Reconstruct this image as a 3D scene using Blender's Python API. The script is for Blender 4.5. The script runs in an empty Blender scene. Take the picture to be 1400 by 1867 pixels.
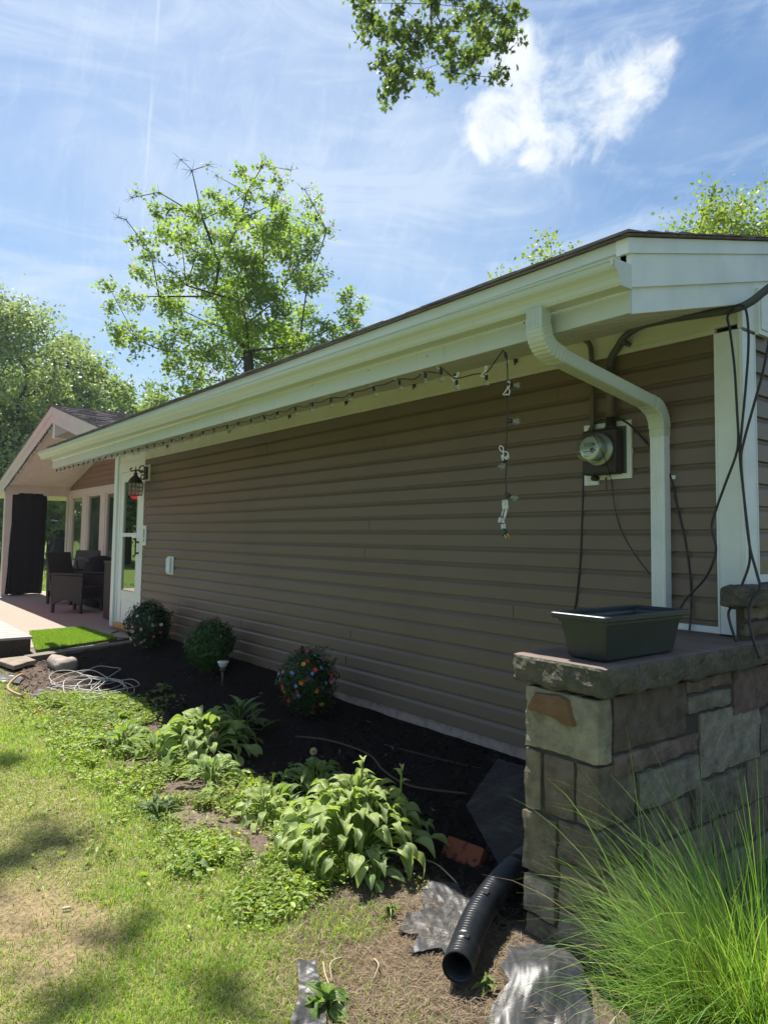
import bpy, math, random
import numpy as np
from mathutils import Vector, Matrix, noise as mnoise
random.seed(7); RNG = np.random.default_rng(7)
S = bpy.context.scene; D = bpy.data; COL = S.collection
PI = math.pi
# ------------------------------------------------------------------ camera
F_PX, PITCH, ROLL, YAW = 1297.66, 0.0641347, 0.0134724, 0.9017457
cam_d = D.cameras.new("camera"); cam = D.objects.new("camera", cam_d); COL.objects.link(cam)
cam_d.sensor_fit = 'HORIZONTAL'; cam_d.sensor_width = 36; cam_d.lens = F_PX/1400*36
cam_d.shift_y = -33.5/1400; cam_d.clip_end = 2000; cam_d.clip_start = .02
fw = Vector((-math.sin(YAW)*math.cos(PITCH), math.cos(YAW)*math.cos(PITCH), math.sin(PITCH)))
r0 = Vector((math.cos(YAW), math.sin(YAW), 0)); u0 = r0.cross(fw)
rr = r0*math.cos(ROLL)+u0*math.sin(ROLL); uu = -r0*math.sin(ROLL)+u0*math.cos(ROLL)
M4 = Matrix((rr, uu, -fw)).transposed().to_4x4(); M4.translation = (1.6525, -3.56, 1.30)
cam.matrix_world = M4; S.camera = cam
# ------------------------------------------------------------------ sun and sky
SUNV = Vector((-.56, .055, 1)).normalized()
sun_d = D.lights.new("sun", 'SUN'); sun_d.energy = 5.0; sun_d.angle = math.radians(.5); sun_d.color = (1, .95, .86)
sun = D.objects.new("sun", sun_d); COL.objects.link(sun)
sun.rotation_euler = SUNV.to_track_quat('Z', 'Y').to_euler()
W = D.worlds.new("World"); S.world = W; W.use_nodes = True
def build_sky():
    nt = W.node_tree; N = nt.nodes; L = nt.links
    for n in list(N): N.remove(n)
    out = N.new('ShaderNodeOutputWorld'); bg = N.new('ShaderNodeBackground'); bg.inputs[1].default_value = .066
    L.new(bg.outputs[0], out.inputs[0])
    sky = N.new('ShaderNodeTexSky'); sky.sky_type = 'NISHITA'; sky.sun_disc = False
    sky.sun_elevation = math.asin(SUNV.z); sky.sun_rotation = math.atan2(SUNV.x, SUNV.y)
    sky.air_density = 1.3; sky.dust_density = .6; sky.ozone_density = 3.0
    tc = N.new('ShaderNodeTexCoord')
    def math_(op, a, b=None, clamp=False):
        n = N.new('ShaderNodeMath'); n.operation = op; n.use_clamp = clamp
        for i, v in enumerate((a, b)):
            if v is None: continue
            if isinstance(v, (int, float)): n.inputs[i].default_value = v
            else: L.new(v, n.inputs[i])
        return n.outputs[0]
    def dot(v):
        n = N.new('ShaderNodeVectorMath'); n.operation = 'DOT_PRODUCT'
        L.new(tc.outputs['Generated'], n.inputs[0]); n.inputs[1].default_value = Vector(v).normalized()
        return n.outputs['Value']
    def lobe(v, deg_in, deg_out):
        m = N.new('ShaderNodeMapRange'); m.interpolation_type = 'SMOOTHSTEP'
        m.inputs['From Min'].default_value = math.cos(math.radians(deg_out)); m.inputs['From Max'].default_value = math.cos(math.radians(deg_in))
        L.new(dot(v), m.inputs['Value']); return m.outputs[0]
    def nz(scale, detail, rough, sc=(1, 1, 1), rot=(0, 0, 0), dist=0):
        mp = N.new('ShaderNodeMapping'); mp.inputs['Scale'].default_value = sc; mp.inputs['Rotation'].default_value = rot
        L.new(tc.outputs['Generated'], mp.inputs[0])
        n = N.new('ShaderNodeTexNoise'); n.inputs['Scale'].default_value = scale; n.inputs['Detail'].default_value = detail
        n.inputs['Roughness'].default_value = rough; n.inputs['Distortion'].default_value = dist
        L.new(mp.outputs[0], n.inputs['Vector']); return n.outputs['Fac']
    def ramp(v, a, b):
        m = N.new('ShaderNodeMapRange'); m.interpolation_type = 'SMOOTHSTEP'
        m.inputs['From Min'].default_value = a; m.inputs['From Max'].default_value = b
        L.new(v, m.inputs['Value']); return m.outputs[0]
    def mix(f, a, b):
        n = N.new('ShaderNodeMix'); n.data_type = 'RGBA'
        if isinstance(f, (int, float)): n.inputs['Factor'].default_value = f
        else: L.new(f, n.inputs['Factor'])
        for s, v in (('A', a), ('B', b)):
            k = [i for i in n.inputs if i.name == s and i.type == 'RGBA'][0]
            if isinstance(v, tuple): k.default_value = v
            else: L.new(v, k)
        return [o for o in n.outputs if o.type == 'RGBA'][0]
    # thin high veil, thicker towards the middle of the view
    veil = math_('ADD', math_('MULTIPLY', ramp(nz(2.4, 8, .58, (1, 1, 2.8), (.4, .5, .2), .9), .42, .70), .42),
                 math_('MULTIPLY', lobe((-.72, .50, .47), 3, 27), .30))
    veil = math_('ADD', veil, math_('MULTIPLY', lobe((-.75, .34, .56), 2, 20), .16))
    veil = math_('ADD', veil, math_('MULTIPLY', lobe((-.94, .22, .25), 2, 16), .05))
    veil = math_('ADD', veil, .02, True)
    veil = math_('MULTIPLY', veil, math_('SUBTRACT', 1, math_('MULTIPLY', lobe((-.331, .779, .52), 4, 22), .6)), True)
    streak = ramp(nz(5, 6, .6, (1, 3.2, 1), (.2, .9, .9), .3), .46, .8)
    s2 = ramp(nz(3.2, 9, .62, (1.0, 1.0, 4.5), (1.0, .35, .5), 1.2), .44, .74); s3 = ramp(nz(9, 8, .66, (1.0, 4.0, 1.2), (.3, .8, 1.2), .8), .48, .80)
    veil = math_('ADD', math_('ADD', veil, math_('MULTIPLY', streak, .22)), math_('ADD', math_('MULTIPLY', s2, .55), math_('MULTIPLY', s3, .30)), True)
    base = mix(1.0, sky.outputs[0], (1, 1, 1, 1))
    hsv = N.new('ShaderNodeHueSaturation'); hsv.inputs['Saturation'].default_value = 1.16; hsv.inputs['Value'].default_value = .98
    L.new(sky.outputs[0], hsv.inputs['Color'])
    c = mix(math_('MULTIPLY', veil, .80), hsv.outputs[0], (5.5, 6.5, 7.9, 1))
    # cumulus
    lob = None
    for v, a, b in (((-.535, .635, .558), .3, 4.4), ((-.478, .700, .530), .3, 4.6), ((-.588, .632, .520), .3, 3.6), ((-.520, .676, .522), 1, 5.2),
                    ((-.440, .718, .542), .2, 3.2)):
        l = lobe(v, a, b); lob = l if lob is None else math_('MAXIMUM', lob, l)
    nn = nz(15, 9, .62, dist=.4); n2 = nz(34, 6, .6)
    dens = math_('ADD', math_('ADD', lob, math_('MULTIPLY', math_('SUBTRACT', nn, .5), 3.3)), math_('MULTIPLY', math_('SUBTRACT', n2, .5), 1.0))
    dens = math_('MULTIPLY', ramp(dens, .22, 1.25), ramp(lob, 0, .35))
    shade = mix(ramp(nz(15, 5, .6), .35, .65), (6.0, 6.9, 8.0, 1), (8.3, 8.5, 8.7, 1))
    c = mix(math_('MULTIPLY', dens, .86), c, shade)
    # condensation trail: thin band on a great circle
    t0, t1 = Vector((-.7555, .2676, .598)), Vector((-.8485, .2919, .4415))
    nrm = t0.cross(t1).normalized()
    wob = math_('MULTIPLY', math_('SUBTRACT', nz(30, 3, .5), .5), .0022)
    dd = math_('ABSOLUTE', math_('ADD', dot(nrm), wob))
    band = N.new('ShaderNodeMapRange'); band.interpolation_type = 'SMOOTHSTEP'
    band.inputs['From Min'].default_value = .0030; band.inputs['From Max'].default_value = .0004; L.new(dd, band.inputs['Value'])
    seg = ramp(dot((0, 0, 1)), .33, .5)
    c = mix(math_('MULTIPLY', math_('MULTIPLY', band.outputs[0], seg), math_('MULTIPLY', ramp(nz(20, 3, .5), .2, .7), .32)), c, (7.2, 7.7, 8.4, 1))
    L.new(c, bg.inputs[0])
build_sky()
vs = S.view_settings; vs.view_transform = 'Standard'; vs.look = 'None'; vs.exposure = 0.98; vs.gamma = 1; vs.use_curve_mapping = False
S.cycles.use_denoising = True; S.cycles.max_bounces = 8; S.cycles.transparent_max_bounces = 12
try: S.cycles.use_light_tree = True
except Exception: pass
# ------------------------------------------------------------------ materials
def new_mat(name):
    m = D.materials.new(name); m.use_nodes = True
    return m, m.node_tree.nodes, m.node_tree.links, m.node_tree.nodes['Principled BSDF']
def mat(name, col, rough=.6, spec=.5, metal=0, var=None, bump=None, var2=None, coord='Object'):
    """var=(scale, colour2, low, high[,stretch]) blends a second colour with noise; bump=(scale, strength[,stretch])"""
    m, N, L, p = new_mat(name)
    p.inputs['Base Color'].default_value = (*col, 1); p.inputs['Roughness'].default_value = rough
    p.inputs['Specular IOR Level'].default_value = spec; p.inputs['Metallic'].default_value = metal
    tc = N.new('ShaderNodeTexCoord')
    def nzz(s, st=(1, 1, 1), det=6, ro=.6):
        mp = N.new('ShaderNodeMapping'); mp.inputs['Scale'].default_value = st; L.new(tc.outputs[coord], mp.inputs[0])
        n = N.new('ShaderNodeTexNoise'); n.inputs['Scale'].default_value = s; n.inputs['Detail'].default_value = det; n.inputs['Roughness'].default_value = ro
        L.new(mp.outputs[0], n.inputs['Vector']); return n.outputs['Fac']
    src = None
    for v in (var, var2):
        if not v: continue
        mr = N.new('ShaderNodeMapRange'); mr.inputs['From Min'].default_value = v[2]; mr.inputs['From Max'].default_value = v[3]
        L.new(nzz(v[0], v[4] if len(v) > 4 else (1, 1, 1)), mr.inputs['Value'])
        mx = N.new('ShaderNodeMix'); mx.data_type = 'RGBA'; L.new(mr.outputs[0], mx.inputs['Factor'])
        if src is None: mx.inputs[6].default_value = (*col, 1)
        else: L.new(src, mx.inputs[6])
        mx.inputs[7].default_value = (*v[1], 1); src = mx.outputs[2]
    if src is not None: L.new(src, p.inputs['Base Color'])
    if bump:
        b = N.new('ShaderNodeBump'); b.inputs['Strength'].default_value = bump[1]; b.inputs['Distance'].default_value = bump[3] if len(bump) > 3 else .01
        L.new(nzz(bump[0], bump[2] if len(bump) > 2 and bump[2] else (1, 1, 1), 8, .65), b.inputs['Height']); L.new(b.outputs[0], p.inputs['Normal'])
    return m
def attr_mat(name, attr='col', rough=.7, spec=.3, transl=0.0, tcol=None, bump=None, noisevar=None):
    """base colour from a colour attribute; optional translucency for leaves"""
    m, N, L, p = new_mat(name)
    a = N.new('ShaderNodeAttribute'); a.attribute_name = attr
    src = a.outputs['Color']
    tc = N.new('ShaderNodeTexCoord')
    if noisevar:
        n = N.new('ShaderNodeTexNoise'); n.inputs['Scale'].default_value = noisevar[0]; n.inputs['Detail'].default_value = 7; n.inputs['Roughness'].default_value = .65
        L.new(tc.outputs['Object'], n.inputs['Vector'])
        mr = N.new('ShaderNodeMapRange'); mr.inputs['From Min'].default_value = .3; mr.inputs['From Max'].default_value = .7
        mr.inputs['To Min'].default_value = noisevar[1]; mr.inputs['To Max'].default_value = noisevar[2]; L.new(n.outputs['Fac'], mr.inputs['Value'])
        vm = N.new('ShaderNodeVectorMath'); vm.operation = 'SCALE'; L.new(src, vm.inputs[0]); L.new(mr.outputs[0], vm.inputs['Scale']); src = vm.outputs[0]
    L.new(src, p.inputs['Base Color']); p.inputs['Roughness'].default_value = rough; p.inputs['Specular IOR Level'].default_value = spec
    if bump:
        n = N.new('ShaderNodeTexNoise'); n.inputs['Scale'].default_value = bump[0]; n.inputs['Detail'].default_value = 9; n.inputs['Roughness'].default_value = .7
        L.new(tc.outputs['Object'], n.inputs['Vector'])
        b = N.new('ShaderNodeBump'); b.inputs['Strength'].default_value = bump[1]; b.inputs['Distance'].default_value = bump[2]
        L.new(n.outputs['Fac'], b.inputs['Height']); L.new(b.outputs[0], p.inputs['Normal'])
    if transl:
        t = N.new('ShaderNodeBsdfTranslucent'); mx = N.new('ShaderNodeMixShader'); mx.inputs[0].default_value = transl
        h = N.new('ShaderNodeMix'); h.data_type = 'RGBA'; h.blend_type = 'MULTIPLY'; h.inputs['Factor'].default_value = 1
        L.new(src, h.inputs[6]); h.inputs[7].default_value = (*(tcol or (1.9, 2.0, .9)), 1); L.new(h.outputs[2], t.inputs['Color'])
        out = N['Material Output']; L.new(p.outputs[0], mx.inputs[1]); L.new(t.outputs[0], mx.inputs[2]); L.new(mx.outputs[0], out.inputs[0])
    return m
def glass_mat(name, tint=(.9, .95, .93), rough=.0, mixf=.75, thin=True):
    m, N, L, p = new_mat(name)
    g = N.new('ShaderNodeBsdfGlossy'); g.inputs['Roughness'].default_value = rough; g.inputs['Color'].default_value = (.95, 1, .97, 1)
    t = N.new('ShaderNodeBsdfTransparent'); t.inputs['Color'].default_value = (*tint, 1)
    f = N.new('ShaderNodeFresnel'); f.inputs['IOR'].default_value = 1.5
    mr = N.new('ShaderNodeMapRange'); mr.inputs['To Min'].default_value = 1-mixf; mr.inputs['To Max'].default_value = 1.0; L.new(f.outputs[0], mr.inputs['Value'])
    ge = N.new('ShaderNodeNewGeometry'); fr = N.new('ShaderNodeMath'); fr.operation = 'SUBTRACT'; fr.inputs[0].default_value = 1; L.new(ge.outputs['Backfacing'], fr.inputs[1])
    ml = N.new('ShaderNodeMath'); ml.operation = 'MULTIPLY'; L.new(mr.outputs[0], ml.inputs[0]); L.new(fr.outputs[0], ml.inputs[1])     # the far side of a pane adds no second mirror
    mx = N.new('ShaderNodeMixShader'); L.new(ml.outputs[0], mx.inputs[0]); L.new(t.outputs[0], mx.inputs[1]); L.new(g.outputs[0], mx.inputs[2])
    L.new(mx.outputs[0], N['Material Output'].inputs[0]); return m
M = {}
M['siding'] = mat('brown_vinyl', (.150, .108, .083), .42, .4, var=(3, (.156, .121, .098), .3, .7, (.3, 1, 1)), bump=(60, .12, (.15, 1, 1), .003), var2=(1.1, (.125, .098, .080), .5, .8))
M['white'] = mat('white_aluminium', (.56, .62, .58), .38, .5, var=(2.5, (.52, .57, .51), .45, .75), bump=(3, .08, None, .01))
M['gutter'] = mat('gutter_white', (.52, .58, .50), .33, .5, var=(1.4, (.46, .52, .43), .4, .7, (.25, 1, 1)), bump=(2, .1, None, .01), var2=(26, (.40, .44, .35), .60, .80, (1, 1, .12)))
M['trim'] = mat('trim_white', (.72, .77, .78), .4, .5, var=(5, (.62, .68, .68), .4, .7))
M['soffit'] = mat('soffit_vinyl', (.60, .62, .56), .5, .4, var=(4, (.54, .56, .50), .4, .7))
M['shingle'] = mat('asphalt_shingle', (.22, .19, .185), .95, .1, var=(7, (.13, .115, .115), .4, .6, (1, 4, 4)), bump=(90, .6, None, .01), var2=(200, (.30, .26, .25), .55, .7))
M['found'] = mat('painted_foundation', (.36, .29, .26), .8, .2, var=(14, (.22, .18, .16), .45, .7), bump=(30, .4))
M['black'] = mat('black_metal', (.014, .014, .015), .45, .5)
M['cable'] = mat('black_cable', (.010, .011, .013), .42, .5)
M['greycable'] = mat('grey_service_cable', (.075, .085, .095), .6, .4, bump=(60, .3))
M['conduit'] = mat('painted_conduit', (.10, .085, .075), .5, .4)
M['doorw'] = mat('door_white', (.70, .76, .74), .35, .5)
M['porchw'] = mat('porch_white', (.64, .56, .53), .5, .4, var=(3, (.58, .51, .48), .4, .7))
M['brass'] = mat('brass_sill', (.60, .36, .09), .35, .5, metal=.5)
M['dark_glass'] = None
M['chips'] = None
# ------------------------------------------------------------------ mesh helpers
def setp(o, label=None, cat=None, group=None, kind=None):
    if label: o['label'] = label
    if cat: o['category'] = cat
    if group: o['group'] = group
    if kind: o['kind'] = kind
    return o
def empty(name, loc=(0, 0, 0), **k):
    o = D.objects.new(name, None); COL.objects.link(o); o.location = loc; o.empty_display_size = .1
    return setp(o, **k)
def link(name, me, m=None, parent=None, **k):
    o = D.objects.new(name, me); COL.objects.link(o)
    if m is not None:
        for mm in (m if isinstance(m, (list, tuple)) else [m]): me.materials.append(mm)
    if parent is not None:
        o.parent = parent; o.matrix_parent_inverse = Matrix.Translation(-Vector(parent_world(parent)))
    return setp(o, **k)
def parent_world(p):
    return p.location if p.type == 'EMPTY' else (0, 0, 0)      # part meshes are written in world coordinates
def copy_thing(root, loc=None, rotz=None, **k):
    r = root.copy(); COL.objects.link(r)
    if loc is not None: r.location = loc
    if rotz is not None: r.rotation_euler = (0, 0, rotz)
    for ch in root.children:
        c = ch.copy(); COL.objects.link(c); c.parent = r
        for g in ch.children:
            d = g.copy(); COL.objects.link(d); d.parent = c
    return setp(r, **k)
class MB:
    def __init__(s): s.v = []; s.f = []; s.c = []; s.mi = []; s.smooth = []
    def add(s, vs, fs, col=None, sm=False, mi=0):
        o = len(s.v); s.v += [tuple(v) for v in vs]; s.f += [tuple(i+o for i in f) for f in fs]
        s.c += [col or (1, 1, 1)]*len(vs); s.smooth += [sm]*len(fs); s.mi += [mi]*len(fs); return s
    def box(s, x0, x1, y0, y1, z0, z1, **k):
        v = [(x, y, z) for x in (x0, x1) for y in (y0, y1) for z in (z0, z1)]
        return s.add(v, [(0, 1, 3, 2), (4, 6, 7, 5), (0, 4, 5, 1), (2, 3, 7, 6), (0, 2, 6, 4), (1, 5, 7, 3)], **k)
    def obox(s, c, ax, ay, az, hx, hy, hz, **k):
        c = Vector(c); v = [c+ax*hx*i+ay*hy*j+az*hz*l for i in (-1, 1) for j in (-1, 1) for l in (-1, 1)]
        return s.add(v, [(0, 1, 3, 2), (4, 6, 7, 5), (0, 4, 5, 1), (2, 3, 7, 6), (0, 2, 6, 4), (1, 5, 7, 3)], **k)
    def prism(s, pts, axis, a, b, **k):
        """pts: 2-D outline; extruded along axis from a to b. axis 'x': pts=(y,z); 'y': (x,z); 'z': (x,y)"""
        def P(p, t): return (t, p[0], p[1]) if axis == 'x' else ((p[0], t, p[1]) if axis == 'y' else (p[0], p[1], t))
        n = len(pts); v = [P(p, a) for p in pts]+[P(p, b) for p in pts]
        f = [tuple(range(n))[::-1], tuple(range(n, 2*n))]+[(i, (i+1) % n, (i+1) % n+n, i+n) for i in range(n)]
        return s.add(v, f, **k)
    def tube(s, pts, r, n=8, caps=True, sm=True, **k):
        pts = [Vector(p) for p in pts]; m = len(pts)
        rs = r if isinstance(r, (list, tuple)) else [r]*m
        t = [(pts[min(i+1, m-1)]-pts[max(i-1, 0)]).normalized() for i in range(m)]
        up = Vector((0, 0, 1)) if abs(t[0].z) < .9 else Vector((1, 0, 0))
        a = t[0].cross(up).normalized(); vs_ = []
        for i in range(m):
            a = (a-t[i]*a.dot(t[i])).normalized(); b = t[i].cross(a)
            vs_ += [pts[i]+(a*math.cos(2*PI*j/n)+b*math.sin(2*PI*j/n))*rs[i] for j in range(n)]
        f = [(i*n+j, i*n+(j+1) % n, (i+1)*n+(j+1) % n, (i+1)*n+j) for i in range(m-1) for j in range(n)]
        if caps: f += [tuple(range(n))[::-1], tuple((m-1)*n+j for j in range(n))]
        return s.add(vs_, f, sm=sm, **k)
    def lathe(s, c, prof, n=20, axis=None, sm=True, **k):
        """prof: (radius, height) pairs around axis through c"""
        c = Vector(c); az = Vector(axis or (0, 0, 1)).normalized(); ax = az.orthogonal().normalized(); ay = az.cross(ax)
        v = [c+az*h+(ax*math.cos(2*PI*j/n)+ay*math.sin(2*PI*j/n))*r for r, h in prof for j in range(n)]
        m = len(prof); f = [(i*n+j, i*n+(j+1) % n, (i+1)*n+(j+1) % n, (i+1)*n+j) for i in range(m-1) for j in range(n)]
        f += [tuple(range(n))[::-1], tuple((m-1)*n+j for j in range(n))]
        return s.add(v, f, sm=sm, **k)
    def mesh(s, name, colattr=False):
        me = D.meshes.new(name); me.from_pydata([tuple(v) for v in s.v], [], s.f)
        me.polygons.foreach_set('use_smooth', s.smooth); me.polygons.foreach_set('material_index', s.mi)
        if colattr:
            a = me.color_attributes.new('col', 'FLOAT_COLOR', 'POINT')
            a.data.foreach_set('color', np.concatenate([np.array(s.c, dtype=np.float32), np.ones((len(s.c), 1), np.float32)], 1).ravel())
        me.update(); return me
    def obj(s, name, m=None, parent=None, colattr=False, bevel=0, recalc=True, **k):
        me = s.mesh(name, colattr)
        if recalc:
            import bmesh
            bm = bmesh.new(); bm.from_mesh(me); bmesh.ops.recalc_face_normals(bm, faces=bm.faces); bm.to_mesh(me); bm.free()
        o = link(name, me, m, parent, **k)
        if bevel:
            b = o.modifiers.new('bevel', 'BEVEL'); b.width = bevel; b.segments = 2; b.limit_method = 'ANGLE'; b.angle_limit = .6
        return o
def smooth_path(P, k=6):
    P = [Vector(p) for p in P]; out = []
    for i in range(len(P)-1):
        a, b, c, d = P[max(i-1, 0)], P[i], P[i+1], P[min(i+2, len(P)-1)]
        for j in range(k):
            t = j/k; out.append(.5*((2*b)+(c-a)*t+(2*a-5*b+4*c-d)*t*t+(3*b-a-3*c+d)*t**3))
    out.append(P[-1]); return out
def np_mesh(name, V, faces_sizes, loops, col=None, smooth=False, uv=None):
    me = D.meshes.new(name); nv = len(V); nf = len(faces_sizes)
    me.vertices.add(nv); me.vertices.foreach_set('co', np.ascontiguousarray(V, np.float32).ravel())
    me.loops.add(len(loops)); me.loops.foreach_set('vertex_index', np.ascontiguousarray(loops, np.int32))
    me.polygons.add(nf); st = np.concatenate([[0], np.cumsum(faces_sizes)[:-1]]).astype(np.int32)
    me.polygons.foreach_set('loop_start', st)
    try: me.polygons.foreach_set('loop_total', np.ascontiguousarray(faces_sizes, np.int32))
    except Exception: pass
    if smooth: me.polygons.foreach_set('use_smooth', np.ones(nf, bool))
    me.update(calc_edges=True)
    if col is not None:
        a = me.color_attributes.new('col', 'FLOAT_COLOR', 'POINT')
        a.data.foreach_set('color', np.concatenate([col.astype(np.float32), np.ones((nv, 1), np.float32)], 1).ravel())
    if uv is not None:
        a = me.attributes.new('uvw', 'FLOAT_VECTOR', 'POINT'); a.data.foreach_set('vector', uv.astype(np.float32).ravel())
    return me
def norm(a): return a/np.maximum(np.linalg.norm(a, axis=-1, keepdims=True), 1e-9)
def scatter(T, F, P, X, Y, Z, sc):
    """instances of template verts T (k,3), faces F (list of tuples) at P with axes X,Y,Z (n,3) and scale sc -> V, sizes, loops"""
    n = len(P); sc = np.asarray(sc).reshape(-1, 1, 1)
    V = P[:, None, :]+sc*(T[None, :, 0:1]*X[:, None, :]+T[None, :, 1:2]*Y[:, None, :]+T[None, :, 2:3]*Z[:, None, :])
    k = len(T); fl = np.array([i for f in F for i in f]); fs = np.array([len(f) for f in F])
    loops = (fl[None, :]+(np.arange(n)*k)[:, None]).ravel()
    return V.reshape(-1, 3), np.tile(fs, n), loops
def rand_frames(n, up=.6, axis=None, rng=RNG):
    Z = norm(rng.normal(size=(n, 3))+np.array([0, 0, up*2])); A = rng.normal(size=(n, 3)) if axis is None else axis
    X = norm(np.cross(A, Z)); Y = np.cross(Z, X); return X, Y, Z
_lat = RNG.random((64, 64))
def vn(x, y, s):
    """smooth value noise 0..1 at frequency s"""
    x = np.asarray(x)*s; y = np.asarray(y)*s; i = np.floor(x).astype(int); j = np.floor(y).astype(int); fx = x-i; fy = y-j
    fx = fx*fx*(3-2*fx); fy = fy*fy*(3-2*fy); g = lambda a, b: _lat[a % 64, b % 64]
    return (g(i, j)*(1-fx)+g(i+1, j)*fx)*(1-fy)+(g(i, j+1)*(1-fx)+g(i+1, j+1)*fx)*fy
def fbm(x, y, s, o=4):
    t = 0; a = .5; w = 0
    for k in range(o): t = t+a*vn(np.asarray(x)+17.3*k, np.asarray(y)-9.1*k, s); w += a; a *= .5; s *= 2
    return t/w
def smst(a, b, x): t = np.clip((x-a)/(b-a), 0, 1); return t*t*(3-2*t)
def H0(x, y):
    x = np.asarray(x, float); y = np.asarray(y, float)
    a = np.clip(-y/1.4, 0, 1); k = np.clip((x+8)/5, 0, 1)
    return -.08-(.05+.13*k)*a-(.02*np.clip(-y-1.4, 0, 3))
def H(x, y):
    """ground height: the yard slopes gently away from the house"""
    x = np.asarray(x, float); y = np.asarray(y, float)
    fade = smst(14, 30, np.hypot(x, y)); mound = .085*smst(-.30, -.02, y)*smst(-3.3, -4.3, x)*smst(-8.2, -7.9, x)
    h = H0(x, y)+mound+.018*(fbm(x, y, 1.7)-.5)+.012*(fbm(x, y, 7)-.5)
    side = smst(0.0, .12, x); h = h*(1-side)+side*(-.30+.01*(fbm(x, y, 3)-.5))
    under = smst(.03, .12, y)*smst(-9.9, -9.7, x)*(1-smst(-.12, 0, x)); h = h*(1-under)+under*(-.25)
    patio = smst(-7.3, -7.7, x)*smst(-.4, -.2, y+.0*x)
    h = np.where((x < -8.1) & (y > -3.7) & (x > -17.6) & (y < 1.1), -.19, h)
    h = np.where(x < -17.6, -.16+.02*(fbm(x, y, .5)-.5), h)
    return h*(1-fade)+fade*(-.2)
# ================================================================== GROUND
def ground():
    xs = np.unique(np.concatenate([np.linspace(-600, -40, 15), np.linspace(-40, -18, 23), np.linspace(-18, -9, 46), np.linspace(-9, 3, 241), np.linspace(3, 12, 19), np.linspace(12, 400, 12)]))
    ys = np.unique(np.concatenate([np.linspace(-400, -20, 12), np.linspace(-20, -5, 16), np.linspace(-5, .3, 213), np.linspace(.3, 20, 30), np.linspace(20, 600, 16)]))
    X, Y = np.meshgrid(xs, ys); V = np.stack([X, Y, H(X, Y)], -1).reshape(-1, 3)
    nx, ny = len(xs), len(ys); i, j = np.meshgrid(np.arange(nx-1), np.arange(ny-1)); a = (j*nx+i).ravel()
    loops = np.stack([a, a+1, a+1+nx, a+nx], 1).ravel()
    x, y = V[:, 0], V[:, 1]
    green = np.array([.15, .19, .055]); soil = np.array([.12, .090, .066]); mulch = np.array([.014, .011, .010]); tan = np.array([.28, .205, .12]); dirt = np.array([.17, .13, .105])
    n1 = fbm(x, y, 1.3)[:, None]; n2 = fbm(x+30, y, 5)[:, None]
    c = green*(1-.5*n2)+tan*.5*n2
    c = c*(1-.35*n1)+tan*.35*n1
    # dry patch on the lawn
    def blob(cx, cy, rx, ry, e=.35): return smst(1+e, 1-e, np.sqrt(((x-cx)/rx)**2+((y-cy)/ry)**2)+.5*(fbm(x, y, 3)-.5))[:, None]
    d = .8*smst(1.3, .5, np.sqrt(((x+1.62)/.44)**2+((y+2.78)/.26)**2)+1.5*(fbm(x, y, 3.5, 5)-.5))[:, None]; c = c*(1-d)+(tan*1.15)*d
    # weedy belt: bare soil between leaves
    wz = (smst(-2.05, -1.85, y+.25*(fbm(x, y, 2)-.5))*smst(-6.5, -6, x))[:, None]; c = c*(1-wz)+(dirt*.6+soil*.4)*(.75+.5*n2)*wz
    d = blob(-2.12, -1.84, .28, .12, .6); c = c*(1-d)+(dirt*1.15)*d
    # mulch in the bed
    edge = -1.25+.28*(fbm(x, y, 1.1)-.5)-.75*smst(-5.0, -6.0, x)
    mz = smst(-.06, .06, y-edge)[:, None]; c = c*(1-mz)+mulch*(.7+.9*n2)*mz
    # sunlit far end of the bed: sun painted in as lighter, browner chips
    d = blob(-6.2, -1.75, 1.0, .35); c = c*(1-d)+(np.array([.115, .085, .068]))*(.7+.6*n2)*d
    # thatch near the pipe
    d = blob(-.45, -1.85, .45, .42); c = c*(1-d)+(np.array([.15, .105, .065]))*(.6+.8*n2)*d
    far = smst(7, 12, np.hypot(x, y))[:, None]; c = c*(1-far)+np.array([.10, .15, .028])*far
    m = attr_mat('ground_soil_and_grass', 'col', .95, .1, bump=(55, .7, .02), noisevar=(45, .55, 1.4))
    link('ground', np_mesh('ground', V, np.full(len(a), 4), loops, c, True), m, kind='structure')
ground()
# ================================================================== HOUSE
HB = empty('brown_house', (0, 0, -.08), label='brown vinyl sided ranch house with white eave, gutter and covered porch', cat='house')
def hpart(mb, name, m, parent=None, **k): return mb.obj(name, m, parent or HB, **k)
C0 = .1143
def siding_profile(n, z0=0.0, top=None):
    """outward offset, height of a dutch-lap wall of n courses"""
    P = []
    for i in range(n):
        z = z0+i*C0
        P += [(.0175, z), (.0185, z+.002), (.0170, z+.078), (.0150, z+.083), (.0045, z+.099), (.0035, z+.106), (-.009, z+.1065), (-.009, z+.1160)]
    if top is not None: P = [(o, min(z, top)) for o, z in P]
    return P
def siding_wall(mb, kind, a, b, fixed, n, z0, top=None, step=.5, sgn=1, wav=.0008, topf=None):
    """kind 'x': wall along x facing -y at y=fixed; 'y': wall along y facing +x at x=fixed (sgn -1 faces -x)"""
    P = siding_profile(n, z0, top); ts = np.linspace(a, b, max(2, int(abs(b-a)/step)+1)); V = []; m = len(P)
    for t in ts:
        for k, (o, z) in enumerate(P):
            if topf: z = min(z, topf(t))
            w = wav*(mnoise.noise(Vector((t*1.3, z*2.2, fixed)))*3)
            V.append((t, fixed-o-w, z) if kind == 'x' else (fixed+(o+w)*sgn, t, z))
    F = [(i*m+k, (i+1)*m+k, (i+1)*m+k+1, i*m+k+1) for i in range(len(ts)-1) for k in range(m-1)]
    mb.add(V, F)
TOPZ = 2.375
XL, XR = -8.235, -.112
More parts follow.
